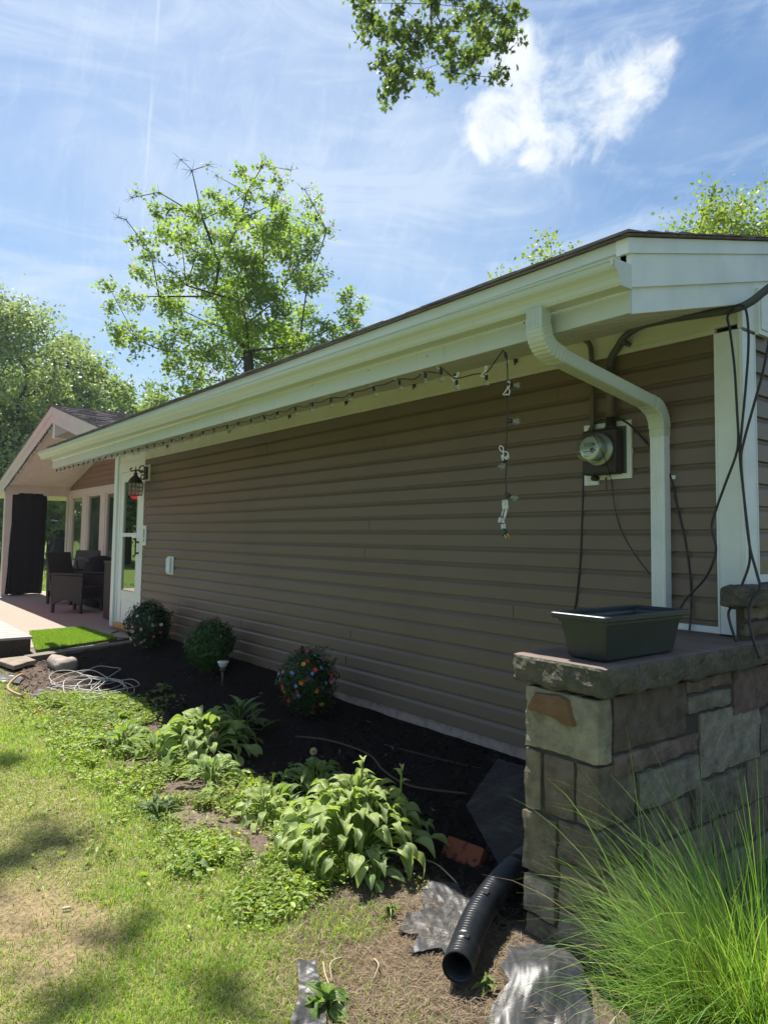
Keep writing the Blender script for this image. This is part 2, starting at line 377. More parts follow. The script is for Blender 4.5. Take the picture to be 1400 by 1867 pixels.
mb = MB(); siding_wall(mb, 'x', XL, XR, 0, 21, 0, TOPZ); mb.box(XL, XR, 0.0, .12, .004, 2.6); hpart(mb, 'siding_wall', M['siding'])
# panel seams: short vertical laps, staggered
seam_m = mat('seam_shadow_line', (.055, .045, .038), .6); rs = random.Random(3); seam = None
for i in range(0, 21):
    x = XL+1.2+(i*1.73) % 3.4
    while x < XR-.4:
        if rs.random() < .28 and i*C0+.1 < TOPZ:
            if seam is None: mb = MB(); mb.box(0, .0016, -.0203, -.015, .002, .079); seam = o = hpart(mb, 'siding_seam', seam_m)
            else: o = seam.copy(); COL.objects.link(o)
            o.location = (x, 0, i*C0)
        x += 3.66
mb = MB(); mb.box(-9.45, -.01, .006, .1, -.45, -.002); hpart(mb, 'foundation', M['found'])
SL = .262                # roof slope
# gable side wall (faces +x): siding above the stone
mb = MB(); siding_wall(mb, 'y', .112, 4.0, 0, 22, 1.15, topf=lambda t: 2.50+t*SL); mb.prism([(.125, 1.0), (4, 1.0), (4, 2.5+4*SL), (.125, 2.5+.125*SL)], 'x', -.12, 0); hpart(mb, 'gable_siding', M['siding'])
# corner board, trims, frieze
def lip(mb, x0, x1, y0, y1, z0, z1): mb.box(x0, x1, y0, y1, z0, z1)
mb = MB(); mb.box(-.112, .016, -.028, .0, .853, 2.372); mb.box(.0, .0275, -.0285, .104, .853, 2.36); mb.box(-.115, -.105, -.033, -.0275, .853, 2.371)
mb.box(.0085, .0195, -.0325, -.0275, .853, 2.371); mb.box(.0265, .0315, .097, .106, .853, 2.36)
hpart(mb, 'corner_board', M['trim'], bevel=.002)
mb = MB(); mb.box(-.40, -.116, -.030, -.0005, .853, .885); hpart(mb, 'base_trim', M['trim'], bevel=.0015)
mb = MB(); mb.box(.0005, .030, .1065, 5, 1.112, 1.150); mb.box(.030, .0345, .1065, 5, 1.112, 1.120); hpart(mb, 'base_trim', M['trim'])
mb = MB(); mb.box(XL-.005, -.1125, -.026, -.0005, 2.3725, 2.4); mb.box(XL-.005, .004, -.0225, -.0005, 2.4005, 2.53)
hpart(mb, 'frieze_board', M['soffit'], bevel=.0015)
mb = MB(); mb.box(.0045, .032, -.03, 1.2, 2.3745, 2.62); mb.box(.03, .055, .10, .25, 2.36, 2.60); mb.box(.055, .062, .115, .235, 2.385, 2.585)
hpart(mb, 'gable_frieze', M['trim'], bevel=.003)
# ---- soffit: rises from the fascia foot to the wall, grooves run in y
EY, FZ = -1.0, 2.235     # fascia plane and its foot
XE0, XE1 = -9.12, .035   # eave ends
def zs(y): return FZ+.008+(y-EY)*SL*1.0
mb = MB(); V = []; F = []; xs = []
x = XE0+.02
while x < XE1-.01:
    xs += [(x, 0), (x+.006, .006), (x+.012, .006), (x+.018, 0), (x+.098, 0), (x+.1, .003), (x+.102, 0)]; x += .102
xs = [p for p in xs if p[0] < XE1-.01]
for px, d in xs:
    for y in (EY+.001, -.0228): V.append((px-(0 if px > -8.2 else .0), y, zs(y)+d))
F = [(2*i, 2*i+1, 2*i+3, 2*i+2) for i in range(len(xs)-1)]
mb.add(V, F); mb.add([(XE0+.02, EY+.001, zs(EY)), (XE0-.36, -.0, zs(0)+.001), (XE0+.02, 0, zs(0)+.001)], [(0, 1, 2)])
hpart(mb, 'soffit', M['soffit'], recalc=False)
# ---- fascia: lower board, sloped bed and upper fascia, returning on the rake
mb = MB(); mb.box(XE0, XE1-.002, EY-.018, EY, FZ, FZ+.135)
mb.box(-3.705, -3.702, EY-.0195, EY-.0175, FZ+.001, FZ+.133, mi=0)
hpart(mb, 'lower_fascia', M['gutter'], bevel=.0012)
mb = MB(); mb.prism([(EY-.0185, FZ+.10), (EY-.034, FZ+.112), (EY-.034, FZ+.300), (EY+.02, FZ+.300), (EY+.02, FZ+.136), (EY-.0185, FZ+.136)], 'x', XE0-.01, XE1-.003)
hpart(mb, 'upper_fascia', M['white'])
mb = MB()
for x in (-1.73,): mb.lathe((x, EY-.0185, FZ+.07+.02*math.sin(x*7)), [(.004, -.001), (.0045, .0005), (.002, .002)], 8, (0, -1, 0))
NM = hpart(mb, 'fascia_nail', mat('nail_dark', (.06, .06, .055), .6))
for x in (-8.1, -6.9, -5.9, -4.6, -3.4, -2.35, -1.2, -.52):
    o = NM.copy(); COL.objects.link(o); o.location = (x+1.73, 0, .02*math.sin(x*7))
# rake boards on plane x = XE1 (three bands), following the slope
def rake(mb, x0, x1, ya, yb, zlo, zhi):
    """slanted board between x0..x1; zlo/zhi heights at y=EY, rising with SL"""
    A = [(ya, zlo+(ya-EY)*SL), (yb, zlo+(yb-EY)*SL), (yb, zhi+(yb-EY)*SL), (ya, zhi+(ya-EY)*SL)]
    mb.prism(A, 'x', x0, x1)
mb = MB(); rake(mb, XE1-.03, XE1, EY-.0, 4.6, FZ, FZ+.125); hpart(mb, 'rake_lower_board', M['trim'])
mb = MB(); rake(mb, XE1-.03, XE1+.016, EY-.034, 4.6, FZ+.108, FZ+.247); hpart(mb, 'rake_middle_board', M['trim'])
mb = MB(); rake(mb, XE1-.03, XE1+.026, EY-.066, 4.6, FZ+.2475, FZ+.312); hpart(mb, 'rake_top_board', M['trim'])
mb = MB(); mb.box(XE0-.02, XE1-.031, EY-.062, EY-.0345, FZ+.245, FZ+.295); hpart(mb, 'eave_strip', M['white'])
# left end box of the eave
mb = MB(); mb.prism([(EY-.018, FZ), (EY+.25, FZ+.07), (EY+.25, FZ+.34), (EY-.018, FZ+.30)], 'x', XE0-.012, XE0-.001); hpart(mb, 'eave_end_cap', M['white'])
# rake soffit under the narrow overhang
mb = MB(); mb.prism([(EY, zs(EY)+.0), (.0, zs(0)), (4.6, zs(4.6)), (4.6, zs(4.6)+.01), (EY, zs(EY)+.012)], 'x', -.0, XE1-.031); hpart(mb, 'rake_soffit', M['soffit'])
# ---- shingled roof with ragged butt edges
def roof_slab(mb, corners, th=.02):
    n = len(corners); lo = [Vector(c) for c in corners]; up = [c+Vector((0, 0, th)) for c in lo]
    mb.add(lo+up, [tuple(range(n))[::-1], tuple(range(n, 2*n))]+[(i, (i+1) % n, (i+1) % n+n, i+n) for i in range(n)])
def zr(y): return FZ+.316+(y-EY)*SL
YE = EY-.095
mb = MB(); roof_slab(mb, [(XE0-.08, YE, zr(YE)), (XE1+.045, YE, zr(YE)), (XE1+.045, 4.0, zr(4.0)), (-13.2, 4.0, zr(4.0)), (XE0-.08, .3, zr(.3))], .008)
roof_slab(mb, [(-13.2, 4.0, zr(4.0)), (XE1+.045, 4.0, zr(4.0)), (XE1+.045, 9, zr(4.0)-5*SL), (-13.2, 9, zr(4.0)-5*SL)], .008)
rs = random.Random(5); row = 0; y = YE-.006
while y < 3.9:
    x = XE0-.085+rs.random()*.1
    while x < XE1+.05:
        w = rs.choice((.12, .16, .2, .26)); x2 = min(x+w, XE1+.045+rs.random()*.014)
        dy = rs.random()*.012 if row else rs.random()*.010; th = .004+rs.random()*.006
        a, b = y-dy, y+.155
        mb.add([(x, a, zr(a)+.008), (x2, a, zr(a)+.008), (x2, b, zr(b)+.008), (x, b, zr(b)+.008), (x, a, zr(a)+.012+th), (x2, a, zr(a)+.012+th), (x2, b, zr(b)+.009), (x, b, zr(b)+.009)],
               [(0, 1, 5, 4), (4, 5, 6, 7), (1, 2, 6, 5), (3, 0, 4, 7)])
        x = x2+.004
        if x2 >= XE1+.045: break
    y += .14; row += 1
hpart(mb, 'main_roof', M['shingle'])
# ---- K-style gutter, slightly falling to the right
def gutter():
    prof = [(0, .0), (-.0, -.0), (-.072, 0), (-.080, .012), (-.084, .030), (-.096, .048), (-.112, .062), (-.118, .072), (-.118, .088), (-.124, .092), (-.124, .100), (-.110, .100)]
    inner = [(-.109, .0975), (-.1215, .097), (-.1155, .090), (-.1155, .073), (-.110, .064), (-.094, .050), (-.082, .032), (-.078, .013), (-.070, .003), (-.003, .003)]
    x0, x1 = -9.42, .055; V = []; P = prof+inner; xs = np.linspace(x0, x1, 40); n = len(P)
    for x in xs:
        t = (x-x0)/(x1-x0); zb = 2.378-.055*t+.004*math.sin(t*9); yb = -1.037+.003*math.sin(t*14)
        for (a, b) in P: V.append((x, yb+a, zb+b))
    mb = MB(); mb.add(V, [(i*n+k, (i+1)*n+k, (i+1)*n+(k+1) % n, i*n+(k+1) % n) for i in range(len(xs)-1) for k in range(n-1)])
    o = hpart(mb, 'gutter', M['gutter'])
    for x, t in ((x0, 0), (x1, 1)):
        zb = 2.378-.055*t; m2 = MB(); s = 1 if t else -1
        m2.prism([(-1.037+a, zb+b) for a, b in prof[1:]]+[(-1.037, zb+.1)], 'x', x, x+s*.003)
        m2.box(x-.012 if t else x, x if t else x+.012, -1.1615, -1.157, zb+.072, zb+.101)
        m2.obj('gutter_end_cap', M['white'], o)
    hg = None
    for x in np.linspace(x0+.3, x1-.3, 14):
        if hg is None: mm = MB(); mm.box(-.01, .01, -1.158, -1.037, -.003, 0); hg = h = mm.obj('gutter_hanger', M['white'], o)
        else: h = hg.copy(); COL.objects.link(h)
        h.location = (x, 0, 2.378-.055*(x-x0)/(x1-x0)+.092)
    return o
gutter()
def downspout():
    # centre path in the y-z plane at x; rectangular section, long side along x
    X0 = -.372; hx, hy = .052, .036
    path = [(-1.098, 2.332), (-1.098, 2.245)]
    def arc(c, r, a0, a1, n): return [(c[0]+r*math.cos(a), c[1]+r*math.sin(a)) for a in np.linspace(a0, a1, n)]
    P1 = (-1.098, 2.25); P2 = (-1.075, 2.19); P3 = (-1.01, 2.155)
    e1 = smooth_path([(X0, -1.098, 2.27), (X0, -1.092, 2.22), (X0, -1.062, 2.175), (X0, -1.01, 2.150), (X0-.0, -.95, 2.138)], 5)
    e2 = smooth_path([(X0-.024, -.20, 2.040), (X0-.028, -.13, 2.022), (X0-.033, -.077, 1.985), (X0-.036, -.054, 1.93), (X0-.037, -.050, 1.87)], 5)
    def sweep(mb, pts, hx, hy, crimp=0, ribs=True, col=None):
        pts = [Vector(p) for p in pts]; V = []; prof = []
        nr = 5 if ribs else 0
        def ring():
            R = [(-hx, -hy+.006), (-hx+.006, -hy)]
            for k in range(nr):
                c = -hx+.016+k*(2*hx-.032)/(nr-1); R += [(c-.005, -hy), (c-.003, -hy+.0035), (c+.003, -hy+.0035), (c+.005, -hy)]
            R += [(hx-.006, -hy), (hx, -hy+.006), (hx, hy), (-hx, hy)]
            return R
        R = ring(); n = len(R)
        for i, p in enumerate(pts):
            t = (pts[min(i+1, len(pts)-1)]-pts[max(i-1, 0)]).normalized(); ax = Vector((1, 0, 0)); ax = (ax-t*ax.dot(t)).normalized(); ay = ax.cross(t)
            if ay.y < 0: ay = -ay
            if abs(ay.y) < .5 and ay.z > 0: pass
            s = 1+(.055 if crimp and i % 2 else 0)
            V += [p+ax*a*s+ay*b*s for a, b in R]
        mb.add(V, [(i*n+k, i*n+(k+1) % n, (i+1)*n+(k+1) % n, (i+1)*n+k) for i in range(len(pts)-1) for k in range(n)]+[tuple(range(n)), tuple((len(pts)-1)*n+k for k in range(n))])
    mb = MB(); sweep(mb, [(X0-.037, -.050, 1.895), (X0-.037, -.050, .862)], .041, .031); o = hpart(mb, 'downspout', M['trim'])
    mb = MB(); sweep(mb, [(X0, -.975, 2.1425), (X0-.024, -.19, 2.038)], .041, .031, ribs=True); mb.obj('offset_pipe', M['gutter'], o)
    mb = MB(); sweep(mb, [(X0, -1.098, 2.332), (X0, -1.098, 2.28)]+e1, .0440, .0345, crimp=0)
    sweep(mb, [p+Vector((0, 0, 0)) for p in smooth_path([e1[2], e1[7], e1[12], e1[-3]], 7)], .0455, .0355, crimp=1, ribs=False)
    mb.obj('elbow', M['gutter'], o)
    mb = MB(); sweep(mb, e2, .0435, .0335, crimp=0, ribs=False); sweep(mb, smooth_path([e2[3], e2[7], e2[12], e2[16]], 7), .0448, .0345, crimp=1, ribs=False); mb.obj('elbow', M['gutter'], o)
    mb = MB(); mb.box(X0-.085, X0+.033, -.0185, -.0150, 1.64, 1.66); mb.obj('strap', M['trim'], o)
downspout()
# ---- storm door and its frame at the far end of the wall
def door():
    mb = MB()
    mb.box(-9.455, -9.33, -.05, .10, -.06, 2.50); mb.box(-9.475, -9.457, -.045, .12, -.055, 2.50)      # outer post
    mb.box(-9.329, -9.25, -.020, .06, -.02, 2.33); mb.box(-8.36, -8.236, -.026, .06, -.01, 2.40)
    mb.box(-9.329, -8.361, -.024, .06, 2.25, 2.40); mb.box(-9.33, -8.236, -.018, .06, 2.401, 2.53)
    hpart(mb, 'door_frame', M['doorw'], bevel=.003)
    d = MB(); x0, x1 = -9.245, -8.365; gx0, gx1 = -9.10, -8.50
    d.box(x0, gx0, -.014, .03, .02, 2.245); d.box(gx1, x1, -.014, .03, .02, 2.245); d.box(gx0, gx1, -.014, .03, 2.11, 2.245); d.box(gx0, gx1, -.012, .03, .02, .49)
    d.box(gx0, gx1, -.016, .03, 1.30, 1.33)
    d.box(gx0+.02, gx1-.02, -.018, -.0125, .08, .095); d.box(gx0+.02, gx1-.02, -.018, -.0125, .355, .37); d.box(gx0+.02, gx0+.035, -.018, -.0125, .0955, .3545); d.box(gx1-.035, gx1-.02, -.018, -.0125, .0955, .3545)
    for a, b in ((.49, 1.30), (1.33, 2.11)):
        d.box(gx0, gx0+.012, -.018, -.0145, a, b); d.box(gx1-.012, gx1, -.018, -.0145, a, b); d.box(gx0+.012, gx1-.012, -.018, -.0145, b-.012, b); d.box(gx0+.012, gx1-.012, -.018, -.0145, a, a+.012)
    o = hpart(d, 'storm_door', M['doorw'], bevel=.002)
    gm = glass_mat('dark_window_glass', (.30, .36, .36), .0, .55); M['dark_glass'] = gm
    for a, b in ((.49, 1.30), (1.33, 2.11)):
        g = MB(); g.box(gx0, gx1, .002, .006, a, b); g.obj('glass_pane', gm, o)
    k = MB(); k.tube([(-8.395, -.06, 1.26), (-8.395, -.062, 1.02)], .010, 8); k.box(-8.41, -8.38, -.055, -.014, 1.20, 1.225); k.box(-8.41, -8.38, -.055, -.014, 1.045, 1.07); k.box(-8.44, -8.39, -.075, -.06, 1.15, 1.165); k.obj('door_handle', M['black'], o)
    t = MB(); t.box(-9.25, -8.36, -.055, .05, -.055, .015); hpart(t, 'door_sill', M['brass'], bevel=.004)
    i = MB(); i.box(-9.25, -8.36, .10, .12, -.1, 2.5); hpart(i, 'inner_door', mat('inner_door_dark', (.05, .055, .05), .5))
door()
# ================================================================== PORCH WING
YG, YB = -.30, 1.15; RX, RZ = -12.37, 3.668; WS = .25; WL = -17.25
def wz(x): return RZ-abs(x-RX)*WS
def porch():
    W_ = M['porchw']; P = lambda mb, n, m, **k: hpart(mb, n, m, **k)
    mb = MB()
    roof_slab(mb, [(RX, YG-.03, RZ), (WL, YG-.03, wz(WL)), (WL, 8, wz(WL)), (RX, 8, RZ)][::-1], .03)
    roof_slab(mb, [(RX, YG-.03, RZ), (-8.85, YG-.03, wz(-8.85)), (-8.85, 0.2, wz(-8.85)), (RX, 3.5, RZ)], .03)
    # shingle rows on the visible slope
    rs = random.Random(9); x = -8.9
    while x > RX+.05:
        y = YG-.035; ymax = min(3.4, 0.1+(-8.85-x)*.95)
        while y < ymax:
            w = rs.choice((.1, .15, .22, .3)); th = .008+rs.random()*.010; y2 = y+w; xa = x+rs.random()*.02; xb = x-.16
            mb.add([(xa, y, wz(xa)+.031), (xa, y2, wz(xa)+.031), (xa, y2, wz(xa)+.034+th), (xa, y, wz(xa)+.034+th), (xb, y, wz(xb)+.032), (xb, y2, wz(xb)+.032)], [(0, 1, 2, 3), (3, 2, 5, 4), (0, 3, 4), (1, 5, 2)])
            y = y2+.003
        x -= .14
    P(mb, 'porch_roof', M['shingle'])
    def slab(mb, xa, xb, dz0, dz1, y0, y1): mb.prism([(xa, wz(xa)+dz0), (xb, wz(xb)+dz0), (xb, wz(xb)+dz1), (xa, wz(xa)+dz1)], 'y', y0, y1)
    for a, b in ((WL, RX), (RX, -8.9)):
        mb = MB(); slab(mb, a, b, -.30, -.135, YG, YG+.03); P(mb, 'porch_rake_board', W_)
        mb = MB(); slab(mb, a, b, -.138, -.002, YG-.022, YG+.03); P(mb, 'porch_rake_board', W_)
    # vaulted ceiling (planked) and its left eave
    for a, b in ((-16.62, RX), (RX, -9.47)):
        mb = MB(); y = YG+.03
        while y < YB:
            y2 = min(y+.14, YB); slab(mb, a, b, -.19, -.17, y+.003, y2); y += .14
        slab(mb, a, b, -.168, -.16, YG+.03, YB); P(mb, 'porch_ceiling', M['porchw'])
    mb = MB(); slab(mb, WL, -16.66, -.30, -.05, YG+.03, 8); P(mb, 'porch_eave', mat('eave_yellow_lit', (.70, .66, .50), .6))  # yellow light on the soffit put into the eave colour
    mb = MB(); mb.box(-16.64, -16.50, YG+.031, YB, 2.22, 2.46); P(mb, 'porch_beam', W_, bevel=.004)
    mb = MB(); mb.box(-16.65, -16.50, -.26, -.11, -.12, 2.219); P(mb, 'porch_post', W_, bevel=.004)
    # ridge beam with white end; shade of its side painted as a grey panel
    mb = MB(); mb.box(RX-.07, RX+.07, YG+.035, YB+.1, 3.08, 3.48); P(mb, 'ridge_beam', M['trim'], bevel=.004)
    mb = MB(); mb.prism([(RX+.071, 3.10), (RX+1.5, 3.10), (RX+.071, 3.39)], 'y', YG+.04, YG+.06); P(mb, 'gable_panel', mat('beam_side_shade', (.33, .33, .30), .6))
    # back wall: siding triangle over a header, window posts, glass
    n = 12; mb = MB(); V = []
    for i in range(n):
        z = 2.36+i*C0; z1 = z+C0
        def xl(zz): return max(-16.46, RX-(RZ-.20-zz)/WS)
        def xr(zz): return min(-9.4, RX+(RZ-.20-zz)/WS)
        if z1 > RZ-.25: break
        mb.add([(xl(z), YB-.014, z), (xr(z), YB-.014, z), (xr(z1), YB-.010, z+.082), (xl(z1), YB-.010, z+.082), (xr(z1), YB-.001, z1), (xl(z1), YB-.001, z1), (xl(z), YB, z-.0), (xr(z), YB, z-.0)], [(0, 1, 2, 3), (3, 2, 4, 5), (6, 7, 1, 0)])
    P(mb, 'porch_back_wall', mat('brown_vinyl_porch', (.23, .15, .125), .5))
    mb = MB(); mb.box(-16.46, -9.4, YB-.05, YB+.05, 2.215, 2.358); P(mb, 'window_header', W_, bevel=.004)
    mb = MB(); mb.box(-16.62, -16.48, YB-.06, YB+.08, -.12, 2.219); P(mb, 'porch_post', W_, bevel=.004)
    mb = MB(); mb.box(-16.46, -9.4, YB-.04, YB+.05, -.12, .60); P(mb, 'low_wall', M['siding'])
    mb = MB(); mb.box(-16.46, -9.4, YB-.07, YB+.05, .601, .66); P(mb, 'window_sill', W_, bevel=.004)
    gw = glass_mat('porch_window_glass', (.8, .84, .82), .0, .80); x = -16.46; wins = [(-16.20, -15.40), (-14.90, -14.06), (-13.60, -12.75), (-12.3, -11.45), (-11.0, -10.15)]
    px = -16.46
    for a, b in wins:
        mb = MB(); mb.box(px, a-.07, YB-.045, YB+.05, .661, 2.214); P(mb, 'window_post', W_, bevel=.003); px = b+.07
        mb = MB(); f = .035
        mb.box(a-.069, a, YB-.03, YB+.02, .661, 2.214); mb.box(b, b+.069, YB-.03, YB+.02, .661, 2.214); mb.box(a, b, YB-.03, YB+.02, 2.17, 2.214); mb.box(a, b, YB-.03, YB+.02, .661, .71)
        w = P(mb, 'window', W_); g = MB(); g.box(a, b, YB+.0, YB+.005, .71, 2.17); g.obj('pane', gw, w)
        g = MB(); V = [(a+(b-a)*i/24, YB+.035+.012*math.sin(i*1.7), z) for z in (.715, 2.165) for i in range(25)]; g.add(V, [(i, i+1, i+26, i+25) for i in range(24)], sm=True); g.obj('pane_backing', M.setdefault('pane_backing', mat('grey_green_backing', (.30, .33, .28), .9, var=(2, (.14, .18, .13), .4, .6))), w)  # sheet added behind each pane, its grey-green standing for the dim reflection
    mb = MB(); mb.box(px, -9.4, YB-.045, YB+.05, .661, 2.214); P(mb, 'window_post', W_)
    mb = MB(); mb.box(-16.46, -9.4, YB+.6, YB+.62, -.1, 2.6); P(mb, 'inner_wall', mat('room_wall', (.42, .43, .38), .8))
    mb = MB(); siding_wall(mb, 'y', .1, YB, -9.46, 26, -.10, 2.8, sgn=-1); mb.box(-9.455, -9.30, .101, YB+.1, -.2, 2.9); P(mb, 'porch_side_wall', M['siding'])
porch()
# patio, timber edge, deck, mat and stones
PATIO = mat('exposed_aggregate', (.42, .35, .29), .9, .2, var=(70, (.22, .18, .15), .42, .62), var2=(2.2, (.33, .27, .23), .45, .75), bump=(140, .5, None, .006))
mb = MB(); mb.prism([(-17.65, -3.7), (-8.25, -3.7), (-7.95, -.30), (-8.25, .004), (-17.65, .004), ], 'z', -.24, -.100); mb.box(-17.65, -9.48, .0045, 1.09, -.24, -.100)
mb.obj('patio', PATIO, kind='structure')
mb = MB(); mb.prism([(-9.25, -.02), (-8.3, -.04), (-8.3, .01), (-9.25, .01)], 'z', -.0998, -.055)
mb.obj('door_step', mat('rough_concrete', (.24, .20, .17), .9, bump=(60, .6)), label='rough concrete lip under the white storm door', cat='step')
WOOD = mat('weathered_timber', (.17, .14, .115), .85, .2, var=(5, (.27, .235, .20), .35, .7, (8, 1, 8)), bump=(12, .5, (10, .8, 10), .01))
WOODG = mat('grey_deck_board', (.46, .43, .40), .8, .2, var=(5, (.33, .30, .275), .35, .7, (12, 1, 12)), bump=(14, .5, (12, .8, 12), .006))
WOODD = mat('dark_rim_board', (.060, .042, .032), .85, .2, var=(4, (.11, .08, .06), .4, .7, (1, 10, 10)), bump=(12, .5, None, .01))
mb = MB(); a, b = Vector((-7.36, -1.62, -.115)), Vector((-7.86, -.18, -.105)); d = (b-a).normalized(); s = Vector((-d.y, d.x, 0))
mb.obox((a+b)/2-Vector((0, 0, .03)), d, s, Vector((0, 0, 1)), (b-a).length/2, .075, .055)
mb.obj('timber_edging', WOOD, label='weathered timber edging along the turf mat', cat='edging', bevel=.008)
mb = MB(); mb.prism([(-8.3, -1.50), (-7.40, -1.50), (-7.93, -.30), (-8.3, -.3)], 'z', -.2, -.108); mb.obj('concrete_apron', mat('dark_concrete', (.17, .15, .13), .9, bump=(40, .5), var=(9, (.11, .1, .09), .4, .7)), kind='structure')
DK = empty('wooden_deck', (-9, -2.2, -.15), label='low weathered wooden deck with a dark rim board at the left edge', cat='deck')
X1, Y1 = -7.76, -1.50; x = X1-.0; k = 0
while x > X1-3.4:
    mb = MB(); mb.box(x-.135, x, Y1-2.6, Y1+.02, .045, .075+.002*(k % 3)); mb.obj('deck_board', WOODG, DK, bevel=.004); x -= .143; k += 1
mb = MB(); mb.box(X1-.04, X1-.006, Y1-2.6, Y1+.0, -.155, .044); mb.box(X1-3.3, X1-.041, Y1-.036, Y1, -.155, .044); mb.obj('rim_board', WOODD, DK, bevel=.003)
def turf():
    c = [(-9.42, -1.16), (-9.56, -.41), (-8.12, -.36), (-7.66, -1.46)]
    mb = MB(); mb.prism(c, 'z', -.0995, -.074); o = mb.obj('turf_mat', mat('turf_backing', (.10, .19, .03), .9), label='bright green artificial turf mat on the patio', cat='mat')
    n = 42000; u = RNG.random(n); v = RNG.random(n); c = np.array(c)
    p = (c[0]*(1-u)[:, None]+c[3]*u[:, None])*(1-v)[:, None]+(c[1]*(1-u)[:, None]+c[2]*u[:, None])*v[:, None]
    P = np.column_stack([p, np.full(n, -.075)]); T = np.array([[-.5, 0, 0], [.5, 0, 0], [0, 0, 5.]])
    X, Y, Z = rand_frames(n, 1.2); V, fs, lp = scatter(T, [(0, 1, 2)], P, X, Y, Z, RNG.uniform(.004, .007, n))
    g = RNG.random((n, 1)); col = np.repeat(np.array([.22, .34, .065])*(.45+.9*g), 3, 0)
    link('turf_pile', np_mesh('turf_pile', V, fs, lp, col), attr_mat('turf_fibre', rough=.5, transl=.4), o, kind='stuff')
turf()
def rock_box(mb, b0, b1, n=(6, 6, 6), amp=.012, seed=0, col=(1, 1, 1), flat_top=False, rnd=.02, fr=9):
    """box with rounded edges and a noise-broken face"""
    b0 = Vector(b0); b1 = Vector(b1); c = (b0+b1)/2; h = (b1-b0)/2; off = Vector((seed*3.1, seed*1.7, seed*.9)); V = {}; F = []
    def vid(p):
        k = tuple(round(q, 5) for q in p)
        if k not in V: V[k] = len(V)
        return V[k]
    for ax in range(3):
        o1, o2 = (ax+1) % 3, (ax+2) % 3
        for s in (-1, 1):
            for i in range(n[o1]):
                for j in range(n[o2]):
                    q = []
                    for di, dj in ((0, 0), (1, 0), (1, 1), (0, 1)):
                        p = [0, 0, 0]; p[ax] = s; p[o1] = -1+2*(i+di)/n[o1]; p[o2] = -1+2*(j+dj)/n[o2]; q.append(vid(p))
                    F.append(tuple(q) if s > 0 else tuple(q[::-1]))
    out = []
    for k in V:
        p = Vector([k[i]*h[i] for i in range(3)]); q = Vector([max(-h[i]+rnd, min(h[i]-rnd, p[i])) for i in range(3)]); d = p-q
        if d.length > 1e-9: p = q+d.normalized()*min(d.length, rnd) if d.length > rnd else p
        nrm_ = Vector([k[i] if abs(k[i]) > .999 else k[i]*.15 for i in range(3)]).normalized(); wp = c+p
        a = amp*(mnoise.fractal(wp*fr+off, 1, 2, 4)+.35*mnoise.noise(wp*45+off))
        if flat_top and k[2] > .999: a *= .12
        out.append(wp+nrm_*a)
    mb.add(out, F, col=col, sm=False)
# stepping stones and boulder
STONE = mat('flagstone', (.30, .25, .20), .9, .2, var=(9, (.19, .15, .12), .4, .7), bump=(60, .5, None, .01))
def slab_stone(name, pts, zt, th, label):
    mb = MB(); n = len(pts); rs = random.Random(len(label)); P = []
    for i in range(n):
        a, b = Vector((*pts[i], 0)), Vector((*pts[(i+1) % n], 0))
        for t in (0, .33, .66): q = a.lerp(b, t); P.append((q.x+rs.uniform(-.012, .012), q.y+rs.uniform(-.012, .012)))
    mb.prism(P, 'z', zt-th, zt); mb.obj(name, STONE, label=label, cat='stone', bevel=.008, group='flat stones by the deck')
slab_stone('stepping_stone', [(-7.42, -1.62), (-7.05, -1.60), (-6.80, -1.86), (-7.35, -1.98)], -.095, .05, 'square tan flagstone nearest the timber edging')
slab_stone('stepping_stone', [(-7.60, -2.02), (-7.15, -1.97), (-6.85, -2.30), (-7.5, -2.5)], -.10, .06, 'tan flagstone cut by the left edge below the deck')
mb = MB(); rock_box(mb, (-7.02, -1.50, -.19), (-6.52, -1.28, -.055), (10, 8, 6), .03, 4, rnd=.07, fr=5)
o = mb.obj('boulder', mat('pale_rock', (.34, .29, .24), .9, var=(8, (.2, .165, .14), .4, .7), bump=(50, .5)), label='rounded pale rock half sunk in mulch near the turf mat', cat='rock')
o.data.polygons.foreach_set('use_smooth', [True]*len(o.data.polygons))
